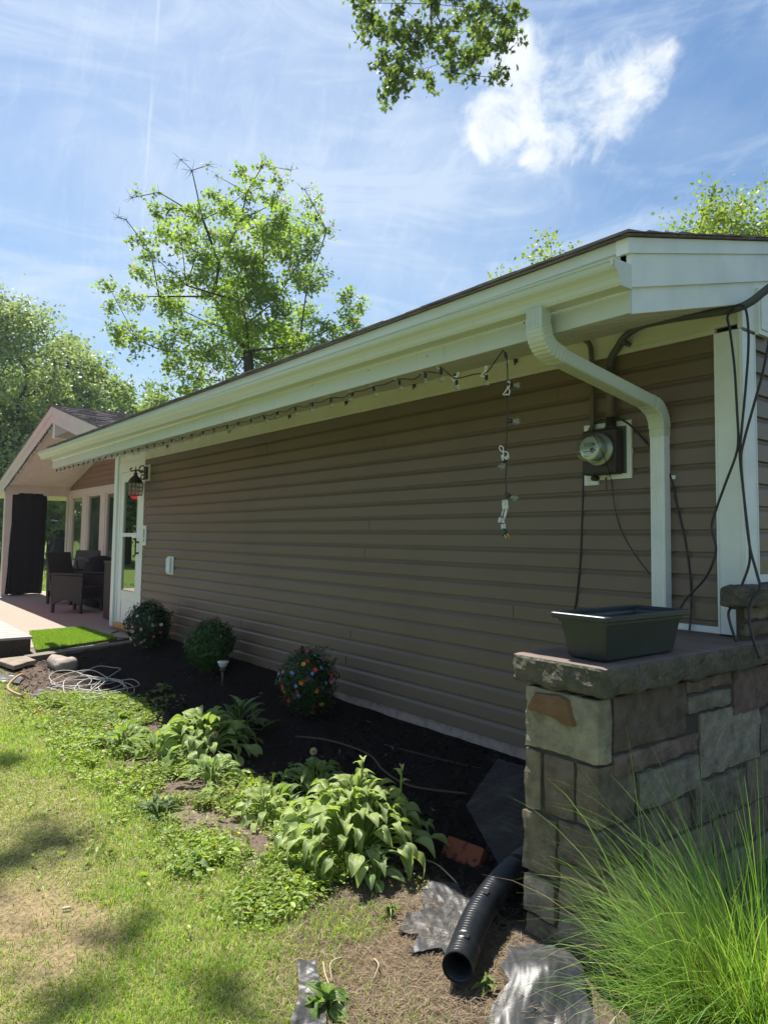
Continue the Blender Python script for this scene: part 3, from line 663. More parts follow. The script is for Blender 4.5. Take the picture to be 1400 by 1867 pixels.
# ================================================================== STONE WALL
def stone_wall():
    SW = empty('stone_wall', (-.1, -.6, -.3), label='rough sandstone block wall with a thick capstone beside the house corner', cat='wall')
    greys = [(.185, .155, .110), (.165, .137, .102), (.140, .112, .088), (.195, .170, .128), (.130, .108, .088), (.165, .148, .112), (.18, .155, .12)]
    pink = (.20, .145, .125); grn = (.245, .225, .165)
    mb = MB(); k = 0; rs = random.Random(12); g = .009
    # corner blocks seen on the end face (y=-1.29) and the long face (x=.06): (x0,x1,y0,y1,z0,z1,colour)
    B = [(-.285, .064, -1.292, -1.20, .478, .722, grn), (-.285, -.205, -1.292, -1.0, .235, .474, greys[0]), (-.198, -.05, -1.286, -1.0, .238, .474, greys[2]), (-.045, .060, -1.290, -1.04, .245, .474, greys[1]),
         (-.300, -.13, -1.295, -1.0, -.005, .228, greys[0]), (-.125, .062, -1.288, -.98, .085, .240, greys[4]), (-.125, .058, -1.293, -1.02, -.08, .08, greys[0]),
         (-.292, -.135, -1.298, -1.0, -.165, -.010, (.215, .18, .14)), (-.128, .062, -1.287, -1.0, -.20, -.085, greys[3]), (-.288, -.10, -1.284, -1.0, -.42, -.17, greys[1]), (-.095, .058, -1.292, -1.0, -.42, -.205, greys[4])]
    # long face, from the photo: (y0,y1,z0,z1,col)
    L_ = [(-1.192, -.668, .505, .722, (.125, .10, .08)), (-.660, -.265, .660, .722, (.17, .128, .105)), (-.660, -.265, .575, .654, (.20, .185, .145)), (-.257, .35, .515, .722, (.165, .12, .10)),
          (-1.192, -.56, .415, .500, (.17, .125, .105)), (-.552, .02, .285, .568, (.205, .19, .15)), (.03, .5, .30, .508, (.16, .145, .12)),
          (-1.03, -.56, .255, .408, (.195, .178, .14)), (-1.03, -.62, .10, .248, greys[2]), (-.612, -.14, .10, .278, greys[5]), (-.132, .4, .09, .29, greys[6]),
          (-.97, -.45, -.08, .094, greys[0]), (-.442, .1, -.07, .094, greys[2]), (.11, .6, -.07, .084, greys[3]), (-.99, -.5, -.25, -.085, greys[5]), (-.49, .2, -.25, -.078, greys[1]), (.21, .8, -.25, -.075, greys[0]), (-.99, -.3, -.42, -.256, greys[2]), (-.29, .8, -.42, -.256, greys[4]),
          (.36, .9, .56, .722, greys[1]), (.51, 1.2, .30, .552, greys[2]), (.41, 1.2, .09, .292, greys[0]), (.61, 1.4, -.07, .084, greys[6]), (.81, 1.5, -.42, -.078, greys[3]), (.91, 1.6, .56, .722, greys[5])]
    def lay(*a):
        nonlocal k
        x0, x1, y0, y1, z0, z1, c = a; k += 1
        j = rs.uniform(1.1, 1.4); c = tuple(q*j for q in c)
        n = (max(4, int((x1-x0)/.022)), max(4, int((y1-y0)/.028)), max(4, int((z1-z0)/.022)))
        n = (min(n[0], 16), min(n[1], 22), min(n[2], 12))
        rock_box(mb, (x0+g*.4, y0+g*.4, z0+g*.4), (x1, y1-g*.4, z1-g*.4), n, .011, k, c, rnd=.009, fr=9)
    for b in B: lay(*b)
    for y0, y1, z0, z1, c in L_: lay(-.06, .056+rs.uniform(-.004, .014), y0, y1, z0, z1, c)
    # veneer above the ledge behind the corner
    z = .86; rows = [(.862, .93), (.936, 1.0)]
    for i, (a, b) in enumerate(rows):
        y = -.125+.02*i
        while y < 2.0:
            w = rs.uniform(.22, .45); lay(.018, .056+rs.uniform(0, .01), y, y+w, a, b, rs.choice(greys)); y += w+.006
    o = mb.obj('stonework', attr_mat('sandstone_blocks', 'col', .9, .15, bump=(30, 1.0, .02), noisevar=(13, .62, 1.4)), SW, colattr=True)
    # orange weathered scar on the top block of the end face
    m2 = MB(); rs2 = random.Random(2); poly = [(-.262, .640), (-.225, .700), (-.10, .712), (-.062, .700), (-.028, .606), (-.07, .600), (-.14, .622), (-.262, .628)]
    c = (sum(p[0] for p in poly)/8, sum(p[1] for p in poly)/8); V = [(c[0], -1.311, c[1])]; n = len(poly)*4; ring = []
    for r_, yy in ((.55, -1.312), (.92, -1.307), (1.0, -1.292)):
        for i in range(len(poly)):
            for t in (0, .25, .5, .75):
                a, b = poly[i], poly[(i+1) % len(poly)]; x_, z_ = a[0]*(1-t)+b[0]*t, a[1]*(1-t)+b[1]*t
                x_, z_ = c[0]+(x_-c[0])*r_, c[1]+(z_-c[1])*r_; V.append((x_, yy+.004*mnoise.noise(Vector((x_*30, 1, z_*30))), z_+.003*mnoise.noise(Vector((x_*50, 4, z_*50)))))
    F = [(0, 1+i, 1+(i+1) % n) for i in range(n)]+[(1+r_*n+i, 1+r_*n+(i+1) % n, 1+(r_+1)*n+(i+1) % n, 1+(r_+1)*n+i) for r_ in range(2) for i in range(n)]
    m2.add(V, F); m2.obj('weathered_scar', mat('rust_orange_stone', (.20, .120, .068), .9, .2, var=(20, (.16, .09, .045), .4, .7), bump=(60, .8)), SW, label='orange weathered patch')
    mb = MB(); mb.box(-.278, .048, -1.272, -.012, -.5, .716); mb.box(-.12, .046, -.012, 2.0, -.5, .716); mb.box(-.118, .045, -.008, 2, .71, .85); mb.box(.012, .046, -.112, 2.0, .84, 1.0)
    mb.obj('mortar', mat('dark_mortar', (.075, .066, .056), .95, .1, bump=(40, .7)), SW)
    CAP = mat('rock_faced_capstone', (.155, .135, .105), .92, .15, var=(9, (.075, .080, .058), .38, .66), var2=(55, (.25, .23, .195), .56, .78), bump=(34, 1.0, None, .022))
    # top face is a smooth brown slab
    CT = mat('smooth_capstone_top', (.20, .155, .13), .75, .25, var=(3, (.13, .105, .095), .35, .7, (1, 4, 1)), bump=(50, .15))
    mb = MB(); rock_box(mb, (-.350, -1.300, .727), (.106, .35, .842), (20, 60, 8), .016, 31, rnd=.018, fr=11, flat_top=True)
    rock_box(mb, (-.05, .356, .727), (.10, 1.9, .842), (6, 40, 6), .014, 37, rnd=.018, fr=9, flat_top=True)
    c1 = mb.obj('capstone', [CAP, CT], SW)
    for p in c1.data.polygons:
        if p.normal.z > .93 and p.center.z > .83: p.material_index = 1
    mb = MB(); rock_box(mb, (.004, -.262, 1.006), (.128, 2.0, 1.104), (6, 60, 6), .013, 41, rnd=.016, fr=9); mb.obj('ledge_stone', CAP, SW)
stone_wall()
# ---- planter box
def planter():
    x0, x1, y0, y1 = -.125, .045, -1.225, -.74; zb, zt = .847, 1.022; P = empty('planter_box', (-.04, -.97, .847), label='empty dark green plastic window box planter standing on the stone capstone', cat='planter')
    m = mat('planter_plastic', (.018, .026, .030), .42, .5, var=(7, (.030, .040, .044), .45, .8), bump=(25, .06))
    cx_, cy_ = -.045, -.965; b = (.088, .245); t = (.118, .285); rings = []
    def ring(hx, hy, z, r=.018, n=4):
        R = []
        for sx, sy, a0 in ((1, 1, 0), (-1, 1, 90), (-1, -1, 180), (1, -1, 270)):
            for k in range(n+1):
                a = math.radians(a0+90*k/n); R.append((cx_+sx*(hx-r)+r*math.cos(a), cy_+sy*(hy-r)+r*math.sin(a), z))
        return R
    def shell(rs):
        mb = MB(); n = len(rs[0]); V = [p for r in rs for p in r]
        mb.add(V, [(i*n+k, i*n+(k+1) % n, (i+1)*n+(k+1) % n, (i+1)*n+k) for i in range(len(rs)-1) for k in range(n)]); return mb, n
    R = [ring(b[0]-.006, b[1]-.006, zb), ring(b[0], b[1], zb+.006), ring(t[0]-.012, t[1]-.012, zt-.035), ring(t[0]-.004, t[1]-.004, zt-.034), ring(t[0]-.004, t[1]-.004, zt-.016)]
    Rin = [ring(t[0]-.008, t[1]-.008, zt-.016), ring(t[0]-.016, t[1]-.016, zt-.03), ring(b[0]-.005, b[1]-.005, zb+.006)]
    mb, n = shell(R+Rin); mb.f += [tuple(range(n))[::-1], tuple((len(R)+2)*n+k for k in range(n))]; mb.smooth += [False]*2; mb.mi += [0]*2
    mb.obj('planter_body', m, P)
    mb, n = shell([ring(t[0]-.003, t[1]-.003, zt-.022), ring(t[0]+.012, t[1]+.014, zt-.022), ring(t[0]+.016, t[1]+.018, zt-.018), ring(t[0]+.016, t[1]+.018, zt-.003), ring(t[0]+.012, t[1]+.014, zt), ring(t[0]-.006, t[1]-.005, zt), ring(t[0]-.010, t[1]-.009, zt-.004), ring(t[0]-.010, t[1]-.009, zt-.02)])
    mb.obj('rim', m, P)
    for yy in (-1.15, -.78): mb = MB(); mb.box(cx_-.06, cx_+.06, yy-.02, yy+.02, .845, .849); mb.obj('foot', m, P)
planter()
# ================================================================== WALL THINGS
def meter():
    T = empty('electric_meter', (-.71, 0, 1.82), label='electric meter with clear glass dome on a brown box framed in white trim', cat='meter')
    fr = MB(); t = .03; z0, z1 = 1.66, 1.99; x0, x1 = -.905, -.592
    fr.box(x0, x0+t, -.030, -.008, z0-.028, z1); fr.box(x1-t, x1, -.030, -.008, z0, z1); fr.box(x0+t+.0005, x1-t-.0005, -.030, -.008, z1-t, z1); fr.box(x0+t+.0005, x1-t-.0005, -.030, -.008, z0, z0+t)
    fr.box(x0+.0305, x0+.098, -.0305, -.008, z0-.028, z0-.0005)
    fr.obj('mounting_frame', M['trim'], T, bevel=.002)
    b = MB(); b.box(x0+.031, x1-.031, -.022, -.008, z0+.031, z1-.031); b.obj('backing_plate', mat('plate_blue_grey', (.10, .125, .135), .5), T)
    BOX = mat('meter_box_brown', (.030, .023, .021), .5, .4, bump=(60, .1))
    b = MB(); b.box(-.868, -.64, -.105, -.0225, 1.685, 1.945); b.box(-.84, -.795, -.07, -.0225, 1.655, 1.684); b.obj('meter_box', BOX, T, bevel=.016)
    b = MB(); b.lathe((-.700, -.062, 1.945), [(.036, 0), (.036, .012), (.030, .014), (.030, .045), (.025, .047), (.025, .07)], 18); b.obj('conduit_hub', BOX, T)
    C = Vector((-.745, -.105, 1.825))
    b = MB(); b.lathe(C, [(.094, 0), (.094, .016), (.086, .022)], 36, (0, -1, 0)); b.obj('meter_ring', mat('meter_ring_metal', (.32, .34, .33), .4, .5, metal=.8), T)
    gm, N, L, p = new_mat('meter_glass'); gm = glass_mat('clear_meter_glass', (.86, .90, .88), .02, .94)
    g = MB(); g.lathe(C, [(.085, .016), (.084, .10), (.081, .112), (.073, .119), (.0, .120)], 36, (0, -1, 0)); g.obj('glass_dome', gm, T)
    f = MB(); f.lathe(C, [(.066, .02), (.066, .095), (.062, .096)], 32, (0, -1, 0)); fo = f.obj('face_plate', mat('meter_face', (.33, .37, .34), .5), T)
    f = MB(); f.box(C.x-.036, C.x+.022, C.y-.0985, C.y-.0965, C.z+.010, C.z+.034); f.obj('display', mat('meter_lcd', (.17, .20, .17), .3), fo)
    f = MB()
    f.prism([(C.x+.060*math.cos(a), C.z-.004+.056*math.sin(a)) for a in np.linspace(PI, 2*PI, 14)], 'y', C.y-.0985, C.y-.0965); f.obj('label_plate', mat('meter_label', (.62, .66, .60), .6), fo)
    f = MB(); rs = random.Random(1)
    f.box(C.x-.042, C.x+.004, C.y-.0996, C.y-.0988, C.z-.019, C.z-.0155)
    for r_, z in enumerate((-.030, -.040, -.048)):
        for i in range(9-2*r_): f.box(C.x-.036+i*.0072, C.x-.036+i*.0072+.0035*(1+rs.random()*.5), C.y-.0996, C.y-.0988, C.z+z, C.z+z+.0035)
    f.lathe((C.x+.028, C.y-.0966, C.z+.022), [(.0065, 0), (.0065, .004)], 12, (0, -1, 0)); f.lathe((C.x+.020, C.y-.0986, C.z-.014), [(.015, 0), (.015, .0012)], 16, (0, -1, 0)); f.lathe((C.x+.040, C.y-.0966, C.z-.012), [(.006, 0), (.006, .004)], 12, (0, -1, 0))
    f.obj('face_marking', M['black'], fo)
    f = MB(); f.tube(smooth_path([(-.71, -.09, 1.68), (-.705, -.095, 1.665), (-.695, -.09, 1.672), (-.70, -.085, 1.683)], 4), .0016, 6); f.box(-.745, -.735, -.06, -.05, 1.60, 1.67); f.obj('seal_wire', M['conduit'], T)
    c = MB(); c.tube(smooth_path([(-.832, -.06, 1.94), (-.833, -.045, 2.02), (-.836, -.045, 2.25), (-.838, -.05, 2.42), (-.85, -.06, 2.475), (-.875, -.075, 2.497)], 5), .015, 10); c.obj('conduit', M['conduit'], T)
    c = MB(); c.tube([(-.700, -.062, 2.01), (-.708, -.055, 2.30)], .026, 12); c.obj('service_conduit', M['conduit'], T)
meter()
def cable(name, pts, r, m, label, group=None, cat='cable', k=6, n=8):
    mb = MB(); mb.tube(smooth_path(pts, k), r, n); return mb.obj(name, m, label=label, cat=cat, group=group)
cable('service_cable', [(-.708, -.055, 2.30), (-.70, -.05, 2.36), (-.66, -.048, 2.41), (-.60, -.07, 2.455), (-.48, -.11, 2.478), (-.36, -.115, 2.478), (-.2, -.11, 2.468), (-.06, -.105, 2.455), (.04, -.10, 2.452), (.10, -.08, 2.475), (.17, -.05, 2.53), (.30, .02, 2.62), (.55, .2, 2.8), (1.4, .9, 3.4)], .020, M['greycable'], 'thick grey service cable clipped along the frieze under the soffit')
mb = MB(); mb.obox((-.615, -.045, 2.43), Vector((.8, 0, -.6)), Vector((0, 1, 0)), Vector((.6, 0, .8)), .030, .030, .012); mb.obj('cable_clamp', M['greycable'], label='dark clamp holding the service cable to the frieze', cat='clamp', bevel=.003)
g_ = 'black cables hanging at the house corner'
cable('hanging_cable', [(.020, -.13, 2.43), (.010, -.14, 2.40), (.022, -.14, 2.33), (.040, -.14, 2.15), (.050, -.145, 1.95), (.056, -.15, 1.80), (.045, -.155, 1.72), (.0, -.16, 1.60), (-.05, -.16, 1.47), (-.075, -.16, 1.38), (-.055, -.16, 1.28), (-.075, -.16, 1.20), (-.12, -.16, 1.12), (-.20, -.17, 1.03), (-.225, -.2, .97), (-.25, -.3, .86)], .0062, M['cable'], 'black cable crossing the white corner board and running down behind the planter', g_)
cable('hanging_cable', [(.020, -.13, 2.435), (.055, -.14, 2.452), (.095, -.14, 2.43), (.108, -.14, 2.33), (.105, -.14, 2.2), (.086, -.14, 2.0), (.070, -.145, 1.84), (.062, -.15, 1.72), (.080, -.16, 1.55), (.096, -.16, 1.38), (.104, -.16, 1.28), (.098, -.16, 1.2), (.066, -.17, 1.10), (.056, -.2, 1.03), (.06, -.285, .98), (.10, -.30, .86)], .0062, M['cable'], 'black cable looped over the service cable and ending left on the stone ledge', g_)
cable('hanging_cable', [(.33, -.05, 2.58), (.24, -.08, 2.46), (.20, -.10, 2.33), (.165, -.12, 2.12), (.125, -.14, 1.95), (.085, -.148, 1.80), (.068, -.152, 1.70), (.085, -.162, 1.5), (.105, -.165, 1.3), (.135, -.17, 1.18), (.160, -.19, 1.10), (.150, -.24, 1.06), (.150, -.28, 1.0), (.165, -.30, .92), (.2, -.3, .80)], .0062, M['cable'], 'black cable slanting from the service cable down over the stone ledge on the right', g_)
cable('wall_cable', [(-.75, -.055, 2.005), (-.80, -.045, 2.0), (-.87, -.03, 1.96), (-.905, -.022, 1.86), (-.917, -.02, 1.72), (-.925, -.02, 1.5), (-.94, -.022, 1.2), (-.965, -.024, .98), (-.985, -.025, .86), (-1.0, -.026, .66), (-1.02, -.03, .3), (-1.05, -.03, -.02), (-1.10, -.05, -.10), (-1.25, -.12, -.115), (-1.5, -.25, -.12), (-1.9, -.35, -.12), (-2.3, -.4, -.13)], .0055, M['cable'], 'black cable dropping left of the meter and trailing over the mulch')
cable('wall_cable', [(-.75, -.055, 2.004), (-.66, -.06, 2.0), (-.58, -.05, 1.95), (-.50, -.03, 1.85), (-.43, -.022, 1.78), (-.36, -.021, 1.64), (-.33, -.021, 1.50), (-.285, -.021, 1.30), (-.262, -.022, 1.12), (-.255, -.03, .98), (-.255, -.05, .855)], .0055, M['cable'], 'black cable looping right from the meter behind the downspout')
cable('thin_wire', [(-.69, -.245, 1.90), (-.665, -.20, 1.80), (-.675, -.12, 1.70), (-.695, -.06, 1.62), (-.70, -.03, 1.5), (-.67, -.022, 1.38), (-.60, -.021, 1.26), (-.50, -.021, 1.14), (-.42, -.021, 1.07)], .0022, M['cable'], 'thin dark wire curling down below the meter to the downspout')
cable('thin_wire', [(-9.0, -.05, -.095), (-8.8, -.22, -.092), (-8.5, -.30, -.092), (-8.2, -.25, -.09), (-8.0, -.12, -.07), (-7.85, -.05, -.05)], .007, M['cable'], 'dark wires lying on the concrete below the white door')
cable('eave_cable', [(-9.0, -.035, 2.508)]+[(x, -.036+.006*math.sin(x*5), 2.508+.004*math.sin(x*3)) for x in np.arange(-8.5, -.9, .45)]+[(-.88, -.05, 2.506)], .011, M['greycable'], 'long grey cable clipped in the angle between soffit and frieze', k=3)
CLIPL = ['eave cable clip farthest away, just right of the white door', 'eave cable clip second from the door end', 'eave cable clip third from the door end', 'eave cable clip left of the fascia joint', 'eave cable clip right below the fascia joint', 'thin eave cable clip second from the hanging bulbs', 'eave cable clip closest to the hanging bulbs']
for i, x in enumerate((-7.4, -5.6, -4.3, -3.35, -2.45, -2.0, -1.43)):
    mb = MB(); mb.box(x-.006, x+.006, -.05, -.0235, 2.47, 2.52); mb.box(x-.004, x+.004, -.048, -.040, 2.452, 2.47)
    mb.obj('cable_clip', M['greycable'], label=CLIPL[i], cat='clip', group='clips along the eave cable')
def wall_lamp():
    T = empty('wall_lantern', (-8.14, -.03, 2.15), label='black wrought lantern with a gridded glass shade beside the white door', cat='lamp')
    p = MB(); p.box(-8.235, -8.03, -.034, -.012, 2.065, 2.29); p.obj('mounting_block', M['trim'], T, bevel=.003)
    p = MB(); p.box(-8.195, -8.075, -.060, -.0345, 2.085, 2.265); p.obj('wall_plate', M['black'], T, bevel=.010)
    c = (-8.135, -.185)
    a = MB()
    a.tube(smooth_path([(c[0], -.05, 2.23), (c[0], -.085, 2.275), (c[0], -.125, 2.26), (c[0], -.14, 2.21), (c[0], -.115, 2.175), (c[0], -.09, 2.19), (c[0], -.10, 2.215)], 6), .0085, 8)
    a.tube(smooth_path([(c[0], -.05, 2.10), (c[0], -.08, 2.085), (c[0], -.11, 2.11), (c[0], -.10, 2.15), (c[0], -.08, 2.14)], 6), .0075, 8)
    a.tube(smooth_path([(c[0], -.05, 2.18), (c[0], -.12, 2.20), (c[0], -.185, 2.205), (c[0], -.24, 2.19), (c[0], -.26, 2.215), (c[0], -.235, 2.235)], 6), .009, 8)
    a.obj('scroll_arm', M['black'], T)
    s = MB(); s.lathe((c[0], c[1], 2.03), [(.098, 0), (.100, .008), (.088, .03), (.070, .062), (.045, .085), (.028, .10), (.024, .12), (.030, .13), (.012, .145), (.016, .175), (.006, .19), (.004, .23)], 18); s.obj('cap', M['black'], T)
    g = MB(); h = .074; w1 = .066
    def q(z): return h if z > 1.95 else h
    for i, z in enumerate((1.86, 1.915, 1.97, 2.026)):
        r_ = .072+.010*(i/3)
        for sx, sy, ex, ey in ((-1, -1, 1, -1), (1, -1, 1, 1), (1, 1, -1, 1), (-1, 1, -1, -1)): g.tube([(c[0]+sx*r_, c[1]+sy*r_, z), (c[0]+ex*r_, c[1]+ey*r_, z)], .0042, 4)
    for tx in (-1, -.33, .33, 1):
        for ty in (-1, -.33, .33, 1):
            if abs(tx) < 1 and abs(ty) < 1: continue
            g.tube([(c[0]+tx*.072, c[1]+ty*.072, 1.86), (c[0]+tx*.082, c[1]+ty*.082, 2.03)], .0042 if abs(tx*ty) < 1 else .006, 4)
    g.obj('grille', M['black'], T)
    g = MB(); g.add([(c[0]+sx*r_, c[1]+sy*r_, z) for z, r_ in ((1.862, .069), (2.028, .079)) for sx, sy in ((-1, -1), (1, -1), (1, 1), (-1, 1))], [(0, 1, 5, 4), (1, 2, 6, 5), (2, 3, 7, 6), (3, 0, 4, 7)])
    gm, N, L, pp = new_mat('seeded_glass'); pp.inputs['Base Color'].default_value = (.75, .70, .68, 1); pp.inputs['Alpha'].default_value = .45; pp.inputs['Roughness'].default_value = .15
    g.obj('glass', gm, T)
    b = MB(); b.lathe((c[0], c[1], 1.90), [(.004, 0), (.022, .02), (.026, .045), (.014, .08), (.012, .13)], 12); b.obj('bulb', mat('bulb_white', (.7, .7, .66), .3), T)
wall_lamp()
P = empty('doorbell_box', (-8.17, -.02, 1.30), label='narrow white doorbell box beside the white door', cat='doorbell')
mb = MB(); mb.box(-8.225, -8.09, -.034, -.012, 1.17, 1.445); mb.obj('housing', M['trim'], P, bevel=.008)
mb = MB(); mb.box(-8.185, -8.13, -.038, -.0345, 1.22, 1.40); mb.obj('recess', mat('grey_recess', (.30, .31, .29), .6), P, bevel=.004)
mb = MB(); mb.box(-8.17, -8.145, -.042, -.0385, 1.245, 1.285); mb.obj('button', M['trim'], P, bevel=.002)
P = empty('outlet_cover', (-7.2, -.02, .93), label='white weatherproof outlet cover on the brown siding right of the door', cat='outlet')
mb = MB(); mb.box(-7.305, -7.105, -.030, -.012, .815, 1.045); mb.obj('base_plate', M['trim'], P, bevel=.012)
mb = MB(); mb.box(-7.28, -7.15, -.058, -.0305, .835, 1.025); mb.obj('hinged_cover', M['trim'], P, bevel=.012)
# ---- string lights
GB = None
def string_lights():
    global GB
    gm, N, L, p = new_mat('clear_bulb_glass'); gm = glass_mat('clear_bulb', (.90, .93, .91), .05, .84); GB = gm
    wire = M['cable']; soc = mat('socket_black', (.02, .024, .022), .5); clip = mat('white_clip', (.72, .74, .70), .5)
    T = empty('string_lights', (-.68, -.99, 2.23), label='string of clear globe bulbs clipped under the eave, its end hanging down', cat='string lights')
    rs = random.Random(4); yF = -1.0+.012
    pts = []; x = -9.05; bulbs = []
    while x < -1.15:
        pts.append((x, yF, 2.222+rs.uniform(-.006, .004))); d = rs.uniform(.20, .25)
        pts.append((x+d*.5, yF+rs.uniform(0, .02), 2.222-rs.uniform(.006, .028))); bulbs.append((x, yF+.004, 2.218)); x += d
    pts += [(-1.126, -.99, 2.228), (-1.07, -.975, 2.18), (-1.03, -.96, 2.155), (-.93, -.93, 2.165), (-.83, -.95, 2.15), (-.76, -.97, 2.18), (-.68, -.985, 2.232)]
    bulbs += [(-1.126, -.985, 2.215), (-1.03, -.96, 2.145), (-.825, -.95, 2.14), (-.672, -.98, 2.22)]
    mb = MB(); mb.tube(smooth_path(pts, 3), .0034, 5); mb.obj('wire', wire, T)
    down = [(-.68, -.985, 2.232), (-.668, -.975, 2.20), (-.674, -.96, 2.12), (-.678, -.955, 2.07), (-.680, -.955, 1.88), (-.688, -.955, 1.74), (-.682, -.955, 1.68), (-.690, -.955, 1.60), (-.684, -.955, 1.53), (-.695, -.955, 1.46), (-.708, -.955, 1.41), (-.702, -.955, 1.375)]
    mb = MB(); mb.tube(smooth_path(down, 5), .0030, 5); mb.obj('wire', wire, T)
    # one bulb, one socket, one clip; the rest are copies sharing the mesh
    s = MB(); s.lathe((0, 0, 0), [(.004, .008), (.009, .006), (.0105, 0), (.0105, -.022), (.009, -.025)], 10); sm = s.mesh('socket')
    b = MB(); b.lathe((0, 0, -.024), [(.006, 0), (.010, -.006), (.0185, -.018), (.0205, -.030), (.0175, -.042), (.009, -.050), (.001, -.052)], 14); bm_ = b.mesh('bulb')
    c = MB(); c.tube(smooth_path([(0, 0, .012), (-.012, 0, .004), (-.022, 0, .010), (-.03, 0, .016), (-.022, 0, .022)], 4), .0024, 5); cm = c.mesh('clip')
    sm.materials.append(soc); bm_.materials.append(gm); cm.materials.append(clip)
    def put(name, me, p, rot=(0, 0, 0), sc=1):
        o = D.objects.new(name, me); COL.objects.link(o); o.parent = T; o.matrix_parent_inverse = Matrix.Translation(-T.location); o.location = p; o.rotation_euler = rot; o.scale = (sc,)*3; return o
    for i, p in enumerate(bulbs):
        r_ = (rs.uniform(-.5, .5), rs.uniform(-.5, .5), 0); q = Vector(p)-Vector((0, 0, .006))
        put('socket', sm, q, r_, .8); put('bulb', bm_, q, r_, .78)
        if i < len(bulbs)-3: put('clip', cm, q+Vector((-.01, -.004, .008)), (rs.uniform(-.4, .4), rs.uniform(-.4, .4), rs.uniform(-.4, .4)), .75)
    for p, rx, ry in (((-.672, -.955, 2.065), 0, -1.35), ((-.676, -.955, 1.885), 0, -1.45), ((-.690, -.955, 1.70), .3, 1.0), ((-.684, -.955, 1.525), 0, -1.2)):
        put('socket', sm, p, (rx, ry, 0)); put('bulb', bm_, p, (rx, ry, 0))
    def wireclip(c_, s_, a):
        m = MB(); c_ = Vector(c_); R = Matrix.Rotation(a, 3, 'Y')
        L_ = [Vector(v)*s_ for v in ((-.020, 0, -.028), (-.004, 0, -.006), (.010, 0, .012), (.004, 0, .028), (-.008, .004, .024), (-.006, .004, .008), (.010, .004, -.010), (.008, .004, -.026), (-.002, .004, -.024), (-.012, 0, -.030))]
        m.tube(smooth_path([c_+R@v for v in L_], 4), .0028, 6); m.obj('clip', clip, T)
    wireclip((-1.032, -.965, 2.165), 1, 1.0); wireclip((-.832, -.955, 2.158), 1, .4); wireclip((-.672, -.962, 2.045), 1.2, .2); wireclip((-.700, -.962, 1.735), 1.3, -.7); wireclip((-.688, -.962, 1.705), .8, 1.5)
    # paper tags and green plug
    tm = mat('tag_paper', (.58, .60, .56), .7, var=(60, (.25, .27, .25), .5, .62))
    for c_, a, w, h in (((-.690, -.958, 1.478), .1, .016, .022), ((-.696, -.954, 1.442), -.4, .013, .026), ((-.712, -.958, 1.402), 1.5, .013, .021), ((-.700, -.958, 1.370), .2, .012, .012)):
        m = MB(); m.obox(c_, Vector((math.cos(a), .2, math.sin(a))).normalized(), Vector((0, 1, 0)), Vector((-math.sin(a), 0, math.cos(a))), w, .0008, h); m.obj('tag', tm, T)
    m = MB(); m.obox((-.702, -.955, 1.342), Vector((.8, 0, .6)), Vector((0, 1, 0)), Vector((-.6, 0, .8)), .017, .010, .014); pl = m.obj('plug', mat('plug_green', (.01, .06, .04), .45), T, bevel=.003)
    m = MB(); m.obox((-.688, -.958, 1.322), Vector((.6, 0, -.8)), Vector((0, 1, 0)), Vector((.8, 0, .6)), .010, .001, .003); m.obox((-.676, -.952, 1.330), Vector((.6, 0, -.8)), Vector((0, 1, 0)), Vector((.8, 0, .6)), .010, .001, .003); m.obj('prong', M['brass'], pl)
    # second string up the porch rake
    T2 = empty('string_lights', (-14, YG, 3.0), label='string of small bulbs following the sloping porch rake board', cat='string lights')
    pts = []; n = 34; mb = MB()
    for i in range(n*2+1):
        x = -16.5+(RX-.1+16.5)*i/(n*2); pts.append((x, YG+.02, wz(x)-.31-(.03*rs.random() if i % 2 else 0)))
    mb.tube(pts, .008, 4); mb.obj('wire', wire, T2)
    def put2(name, me, p, sc):
        o = D.objects.new(name, me); COL.objects.link(o); o.parent = T2; o.matrix_parent_inverse = Matrix.Translation(-T2.location); o.location = p; o.scale = (sc,)*3; o.rotation_euler = (rs.uniform(-.5, .5), rs.uniform(-.5, .5), 0)
    for p in pts[::2]: put2('socket', sm, p, 1.4); put2('bulb', bm_, p, 1.3)
string_lights()
